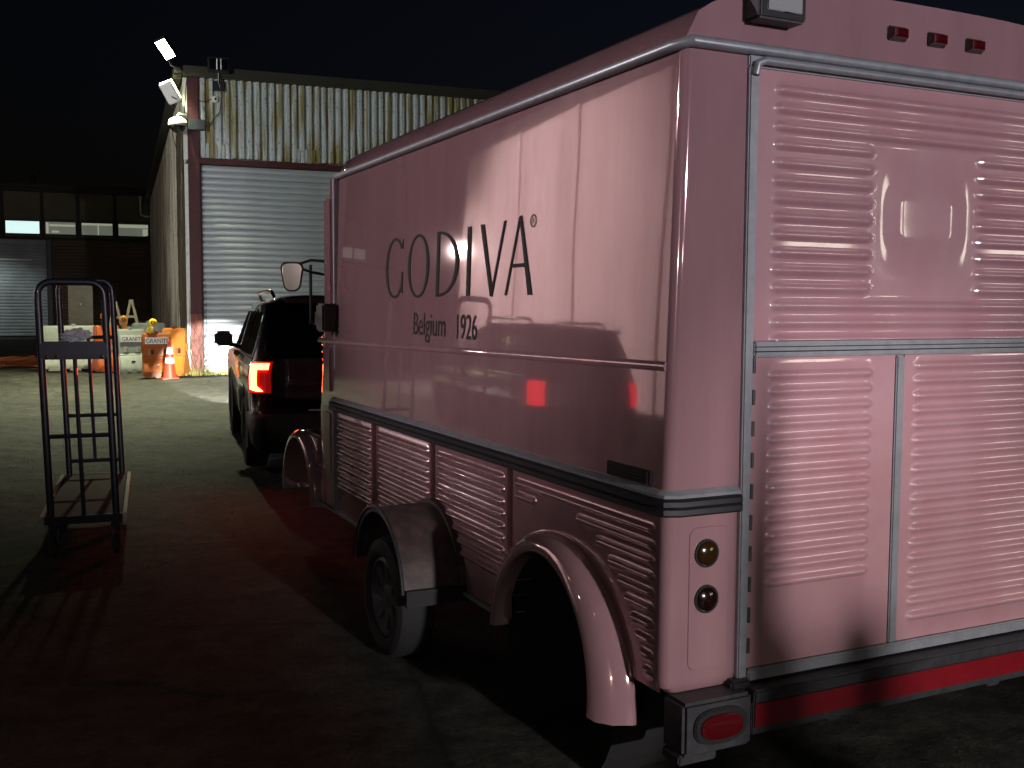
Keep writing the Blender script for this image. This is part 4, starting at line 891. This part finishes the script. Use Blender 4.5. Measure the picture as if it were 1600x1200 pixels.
for i, (x, sc, lab) in enumerate(((2.72, .92, 'smaller cream A shaped barricade end on the dark bin'), (3.14, 1.0, 'taller cream A shaped barricade end on the dark bin'))):
    t = thing('barricade_end', lab, 'barricade', (x, 31.3, 1.15), RZB, 'cream A shaped barricade ends')
    for s in (-1, 1):
        b = MB(); b.add([(s*q[0]*sc, y, q[1]*sc) for y in (-.03, .03) for q in ((.21, 0), (.12, 0), (-.0+.0, .62), (.05, .70))], [(0,1,2,3),(7,6,5,4),(0,4,5,1),(1,5,6,2),(2,6,7,3),(3,7,4,0)]); b.build('leg', 'cream', t, bevel=.01)
    b = MB(); b.box((-.11*sc, -.028, .2*sc), (.11*sc, .028, .27*sc)); b.build('crossbar', 'cream', t, bevel=.006)
    b = MB(); b.box((-.06*sc, -.034, .60*sc), (.06*sc, .034, .72*sc)); b.build('cap', 'cream', t, bevel=.01)
bo = thing('leaning_board', 'pale plywood board standing behind the long white barrier', 'board', (1.88, 32.5, 0), RZB)
b = MB(); b.box((-.33, -.02, .0), (.33, .02, 2.28), Matrix.Rotation(rad(-3), 4, 'X')); b.build('sheet', 'ply', bo, bevel=.004)
b = MB(); b.box((-.02, -.036, 1.7), (.02, -.0, 1.76), Matrix.Rotation(rad(-3), 4, 'X')); b.build('handle', 'white_metal', bo)
hb = MB(); r_ = random.Random(5)
for k in range(7):
    cx, cy = .12+r_.uniform(-.25, .25), 31.8+r_.uniform(-.15, .15); R1 = r_.uniform(.35, .62); z = .04+.035*k; ph = r_.uniform(0, 6)
    hb.tube([(cx+R1*1.3*math.cos(6.283*i/36+ph)*(1+.05*math.sin(5*i)), cy+R1*.7*math.sin(6.283*i/36+ph), z+.02*math.sin(i*.9+k)) for i in range(36)], .026, 6, closed=True)
hb.tube([(.5, 31.5, .03), (.9, 31.2, .03), (1.0, 31.0, .03)], .026, 6)
tag(hb.build('hose_coil', 'hose', smooth=True), 'orange hose heaped in a loose coil at the left edge', 'hose')

# ================================================================== U-BOAT HAND CART
CA = rad(-6.5)
ct = thing('hand_cart', 'tall narrow platform cart with dark tube end frames standing in the yard', 'cart', (.42, 7.5, 0), CA)
LW, LL, DZ = .26, 1.85, .30
b = MB(); b.box((-LW+.02, .01, DZ-.03), (LW-.02, LL-.01, DZ)); b.build('deck', 'deck', ct, bevel=.004)
for s in (-1, 1):
    b = MB(); b.box((s*LW-.014, 0, DZ-.055), (s*LW+.014, LL, DZ+.008)); b.build('deck_edge', 'cart_edge', ct, bevel=.005)
    b = MB(); b.box((s*(LW-.06)-.02, .05, DZ-.09), (s*(LW-.06)+.02, LL-.05, DZ-.032)); b.build('under_rail', 'cart', ct)
for y in (0, LL):
    b = MB(); b.box((-LW+.016, y-.014, DZ-.05), (LW-.016, y+.014, DZ+.004)); b.build('end_edge', 'cart', ct, bevel=.004)
def hoop(y, lean, ylean, H_, w_):
    def pt(x, z): return (x-lean*(z-DZ), y+ylean*(z-DZ), z)
    pts = [pt(-w_, DZ-.06), pt(-w_, DZ+.5), pt(-w_, H_-.5), pt(-w_, H_-.13)]+[pt(-w_+.09-.09*math.cos(rad(a)), H_-.09+.09*math.sin(rad(a))) for a in range(15, 91, 15)]
    pts += [pt(w_-.09+.09*math.sin(rad(a)), H_-.09+.09*math.cos(rad(a))) for a in range(0, 76, 15)]+[pt(w_, H_-.13), pt(w_, H_-.5), pt(w_, DZ+.5), pt(w_, DZ-.06)]
    b = MB(); b.tube(pts, .024, 10); h = b.build('end_frame', 'cart', ct, smooth=True)
    return h, pt
h1, p1 = hoop(.03, .03, .0, 1.87, .205); h2, p2 = hoop(LL-.03, .03, .0, 1.92, .205)
def xbar(pt, z, w_, r, par, name='cross_bar', x0=None): b = MB(); b.tube([pt(-w_, z), pt(w_, z)], r, 8); return b.build(name, 'cart', par, smooth=True)
def vbar(pt, x, z0, z1, par): b = MB(); b.tube([pt(x, z0), pt(x, z1)], .014, 8); return b.build('upright_bar', 'cart', par, smooth=True)
xbar(p1, .84, .205, .015, h1); vbar(p1, 0.0, DZ, 1.38, h1)
xbar(p2, .80, .205, .016, h2); xbar(p2, .42, .205, .016, h2); vbar(p2, 0.0, .42, 1.5, h2); xbar(p2, 1.45, .205, .015, h2)
q0, q1 = p1(0, 1.36), p1(0, 1.47)
b = MB(); b.box((q0[0]-.215, .0, 1.355), (q0[0]+.215, .06, 1.475)); tp = b.build('tool_tray', 'cart', ct, bevel=.012)
b = MB()
for x in (-.17, .17, -.11): b.lathe([(.001, -.012), (.011, -.008), (.013, 0)], (q0[0]+x, .0, 1.375), 'y', 8)
b.build('bolt', 'chrome', tp, smooth=True)
for y, r in ((.12, .07), (LL/2, .095), (LL-.12, .07)):
    for s in (-1, 1):
        b = MB(); b.lathe([(.001, -.02), (r*.45, -.022), (r*.5, -.02), (r-.008, -.02), (r, -.012), (r, .012), (r-.008, .02), (r*.5, .02), (.001, .02)], (s*(LW-.06), y, r), 'x', 20); wv = b.build('caster_wheel', 'rubber', ct, smooth=True)
        b = MB()
        for q in (-1, 1): b.box((s*(LW-.06)+q*.028-.004, y-.03, r-.02), (s*(LW-.06)+q*.028+.004, y+.03, DZ-.09))
        b.box((s*(LW-.06)-.035, y-.05, DZ-.094), (s*(LW-.06)+.035, y+.05, DZ-.088)); b.build('caster_fork', 'galv', wv)
# crumpled film on the tray
rr = random.Random(9); bmx = bmesh.new(); bmesh.ops.create_icosphere(bmx, subdivisions=4, radius=1)
for v in bmx.verts:
    k = 1+.35*math.sin(v.co.x*7+v.co.y*5)*math.sin(v.co.z*8+1)+rr.uniform(-.07, .07); v.co = Vector((v.co.x*.085*k, v.co.y*.04*k, max(v.co.z*.045*k, -.035)))
me = bpy.data.meshes.new('film_bundle'); bmx.to_mesh(me); bmx.free(); me.materials.append(M['bag'])
fo = bpy.data.objects.new('film_bundle', me); col.objects.link(fo)
fo.location = Matrix.Translation((.42, 7.5, 0)) @ Matrix.Rotation(CA, 4, 'Z') @ Vector((q0[0]+.01, .03, 1.510)); fo.rotation_euler = (0, rad(-8), CA)
tag(fo, 'crumpled clear plastic film lying on the cart tray', 'plastic film')

# ================================================================== THE YARD AROUND (what the paint mirrors and what lights the rear)
lw = thing('pale_building', 'pale walled building left of the yard mirrored in the trailer side', 'building', (-11, 22, 0), 0)
b = MB(); b.box((-8, -42, 0), (0, 11.6, 7.6)); b.build('wall', 'left_wall', lw, bevel=.03)
b = MB(); b.box((-8.2, -42.2, 7.6), (.25, 11.8, 7.9)); b.build('roof_edge', 'far_dark', lw)
for y in (-14, -9.2, -4.4, .4, 5.2):
    b = MB(); b.box((.001, y, 0), (.10, y+.28, 7.6)); b.build('pilaster', 'left_wall', lw)
wlp = thing('wall_lamp', 'lit wall lamp on the pale building left of the yard', 'lamp', (-10.99, 32.6, 4.6), 0)
b = MB(); b.box((0, -.2, -.12), (.22, .2, .12)); b.build('housing', 'galv', wlp, bevel=.02)
b = MB(); b.box((.03, -.17, -.14), (.235, .17, -.121)); b.box((.2205, -.17, -.10), (.235, .17, .06)); b.build('lens', 'lamp_on', wlp)
d = bpy.data.lights.new('wall_lamp_bulb', 'POINT'); d.energy = 500; d.color = (1, .92, .86); d.shadow_soft_size = .12
o = bpy.data.objects.new('wall_lamp_bulb', d); col.objects.link(o); o.parent = wlp; o.location = (.55, 0, -.25)

wk = thing('work_light', 'tripod work light standing behind the photographer', 'lamp', (2.3, -8.0, 0), 0)
for k in range(3):
    a = rad(90+120*k); b = MB(); b.tube([(0, 0, 1.0), (.6*math.cos(a), .6*math.sin(a), .015)], .014, 8); b.build('leg', 'black', wk, smooth=True)
b = MB(); b.tube([(0, 0, .7), (0, 0, 2.5)], .018, 8); b.build('pole', 'galv', wk, smooth=True)
yaw = math.atan2(-(2.9-2.3), 2.8+8); mk_ = Matrix.Translation((0, 0, 2.6)) @ Matrix.Rotation(yaw, 4, 'Z')
b = MB(); b.box((-.2, -.08, -.14), (.2, .04, .14), mk_); b.build('lamp_head', 'black', wk, bevel=.01)
b = MB(); b.box((-.17, .0405, -.11), (.17, .046, .11), mk_); b.build('lamp_lens', 'work_on', wk)
spot('work_beam', wk, mk_ @ Vector((0, .12, 0)), Vector((2.75-2.3, 2.76+8, .3)), 3300, (1, .92, .92), 18, .75, .13)
bk = thing('brick_shed', 'low shed across the lane behind the photographer', 'building', (5, -14, 0))
b = MB(); b.box((-6, -6, 0), (6, 0, 4.6)); b.build('wall', 'conc', bk, bevel=.02)
b = MB(); b.box((-6.3, -6.2, 4.6), (6.3, .3, 4.8)); b.build('roof', 'far_dark', bk)
b = MB(); b.box((-4, .001, 0), (-1, .05, 3)); b.build('door', 'far_grey', bk)
def fill_flood(label, loc, target, watts, color, size):
    t = thing('fill_floodlight', label, 'lamp', loc, 0)
    q = (Vector(target)-Vector(loc)).to_track_quat('Y', 'Z').to_matrix().to_4x4()
    b = MB(); b.box((-.22, -.06, -.16), (.22, .06, .16), q); b.build('housing', 'black', t, bevel=.015)
    b = MB(); b.box((-.19, .0605, -.13), (.19, .066, .13), q); b.build('lens', 'work_on', t)
    b = MB(); b.tube([(0, 0, 0), (0, 0, -.25)], .03, 8); b.build('bracket', 'black', t)
    spot('flood_beam', t, q @ Vector((0, .12, 0)), Vector(target)-Vector(loc), watts, color, size, .6, .12)
fill_flood('unseen floodlight added on the shed to fill the trailer rear', (4.2, -13.7, 4.3), (2.6, 2.76, 3.7), 5500, (.98, .90, 1), 20)  # added rear fill, softens the post shadows
fill_flood('unseen floodlight added on the pale building to wash the pink trailer side', (-10.7, 9.0, 5.6), (1.9, 5.1, 3.3), 3500, (1, .84, .87), 24)  # added side wash that brings out the pink diffuse colour
w2 = thing('wall_lamp', 'unseen wall lamp added on the pale building to brighten the trailer mirror', 'lamp', (-10.99, -10.5, 3.6), 0)  # added out of view, gives the trailer mirror a bright wall to reflect
b = MB(); b.box((0, -.2, -.12), (.22, .2, .12)); b.build('housing', 'galv', w2, bevel=.02)
b = MB(); b.box((.03, -.17, -.14), (.235, .17, -.121)); b.box((.2205, -.17, -.10), (.235, .17, .06)); b.build('lens', 'lamp_on', w2)
d = bpy.data.lights.new('wall_lamp_bulb', 'POINT'); d.energy = 330; d.color = (1, .95, .85); d.shadow_soft_size = .12
o = bpy.data.objects.new('wall_lamp_bulb', d); col.objects.link(o); o.parent = w2; o.location = (.55, 0, -.25)
dp = thing('depot', 'unseen depot behind and right of the photographer with glowing windows added for highlights', 'building', (14, -9, 0), 0)
b = MB(); b.box((-3, -6, 0), (9, 0, 5.2)); b.build('wall', 'conc', dp, bevel=.02)
b = MB(); b.box((-3.2, -6.2, 5.2), (9.2, .3, 5.4)); b.build('roof', 'far_dark', dp)
for x, wd_ in ((-1.6, 1.3), (.55, .5), (3.4, 1.2)):  # glowing panes added to put highlights on the rear hatch
    b = MB(); b.box((x-.08, .001, 2.3), (x+wd_+.08, .06, 4.3)); wn = b.build('window', 'far_dark', dp)
    b = MB(); b.box((x, .061, 2.4), (x+wd_, .07, 4.2)); b.build('pane', 'depot_glow', wn)
    b = MB(); b.box((x+wd_*.48, .071, 2.4), (x+wd_*.52, .085, 4.2)); b.box((x, .0712, 3.3), (x+wd_, .0848, 3.36)); b.build('pane_strip', 'far_dark', wn)
fill_flood('unseen floodlight added on the pale building to brighten the roller door', (-10.7, 13.0, 5.6), (6.5, 26.5, 4.6), 6000, (.93, 1, .98), 46)  # added frontal fill for facade and shutter
LK = Vector((2.3, -8.0, 2.6))
def caster(name, label, tx, tz, t, r, cat):  # unseen posts added for their shadows on the rear, standing in for people
    p = LK+(Vector((tx, YR, tz))-LK)*t
    o_ = thing(name, label, cat, (p.x, p.y, 0)); b = MB()
    b.lathe([(r*1.6, 0), (r*1.6, .02), (r, .03), (r, p.z-r), (r*.92, p.z-r*.6), (r*.7, p.z-r*.28), (r*.38, p.z-.07*r), (.001, p.z)], (0, 0, 0), 'z', 20); b.build('post', 'yellow_pl', o_, smooth=True)
    b = MB(); b.lathe([(r*1.03, p.z*.7), (r*1.03, p.z*.8)], (0, 0, 0), 'z', 20); b.build('band', 'black', o_, smooth=True)
caster('shadow_post', 'thin tall yellow post added unseen behind the photographer to throw a narrow shadow', 2.27, 1.62, .6, .05, 'post')
caster('shadow_post', 'left thick yellow post added unseen to throw a head shaped shadow', 2.36, .69, .5, .07, 'post')
caster('shadow_post', 'right thick yellow post added unseen to throw a head shaped shadow', 2.72, .68, .5, .075, 'post')
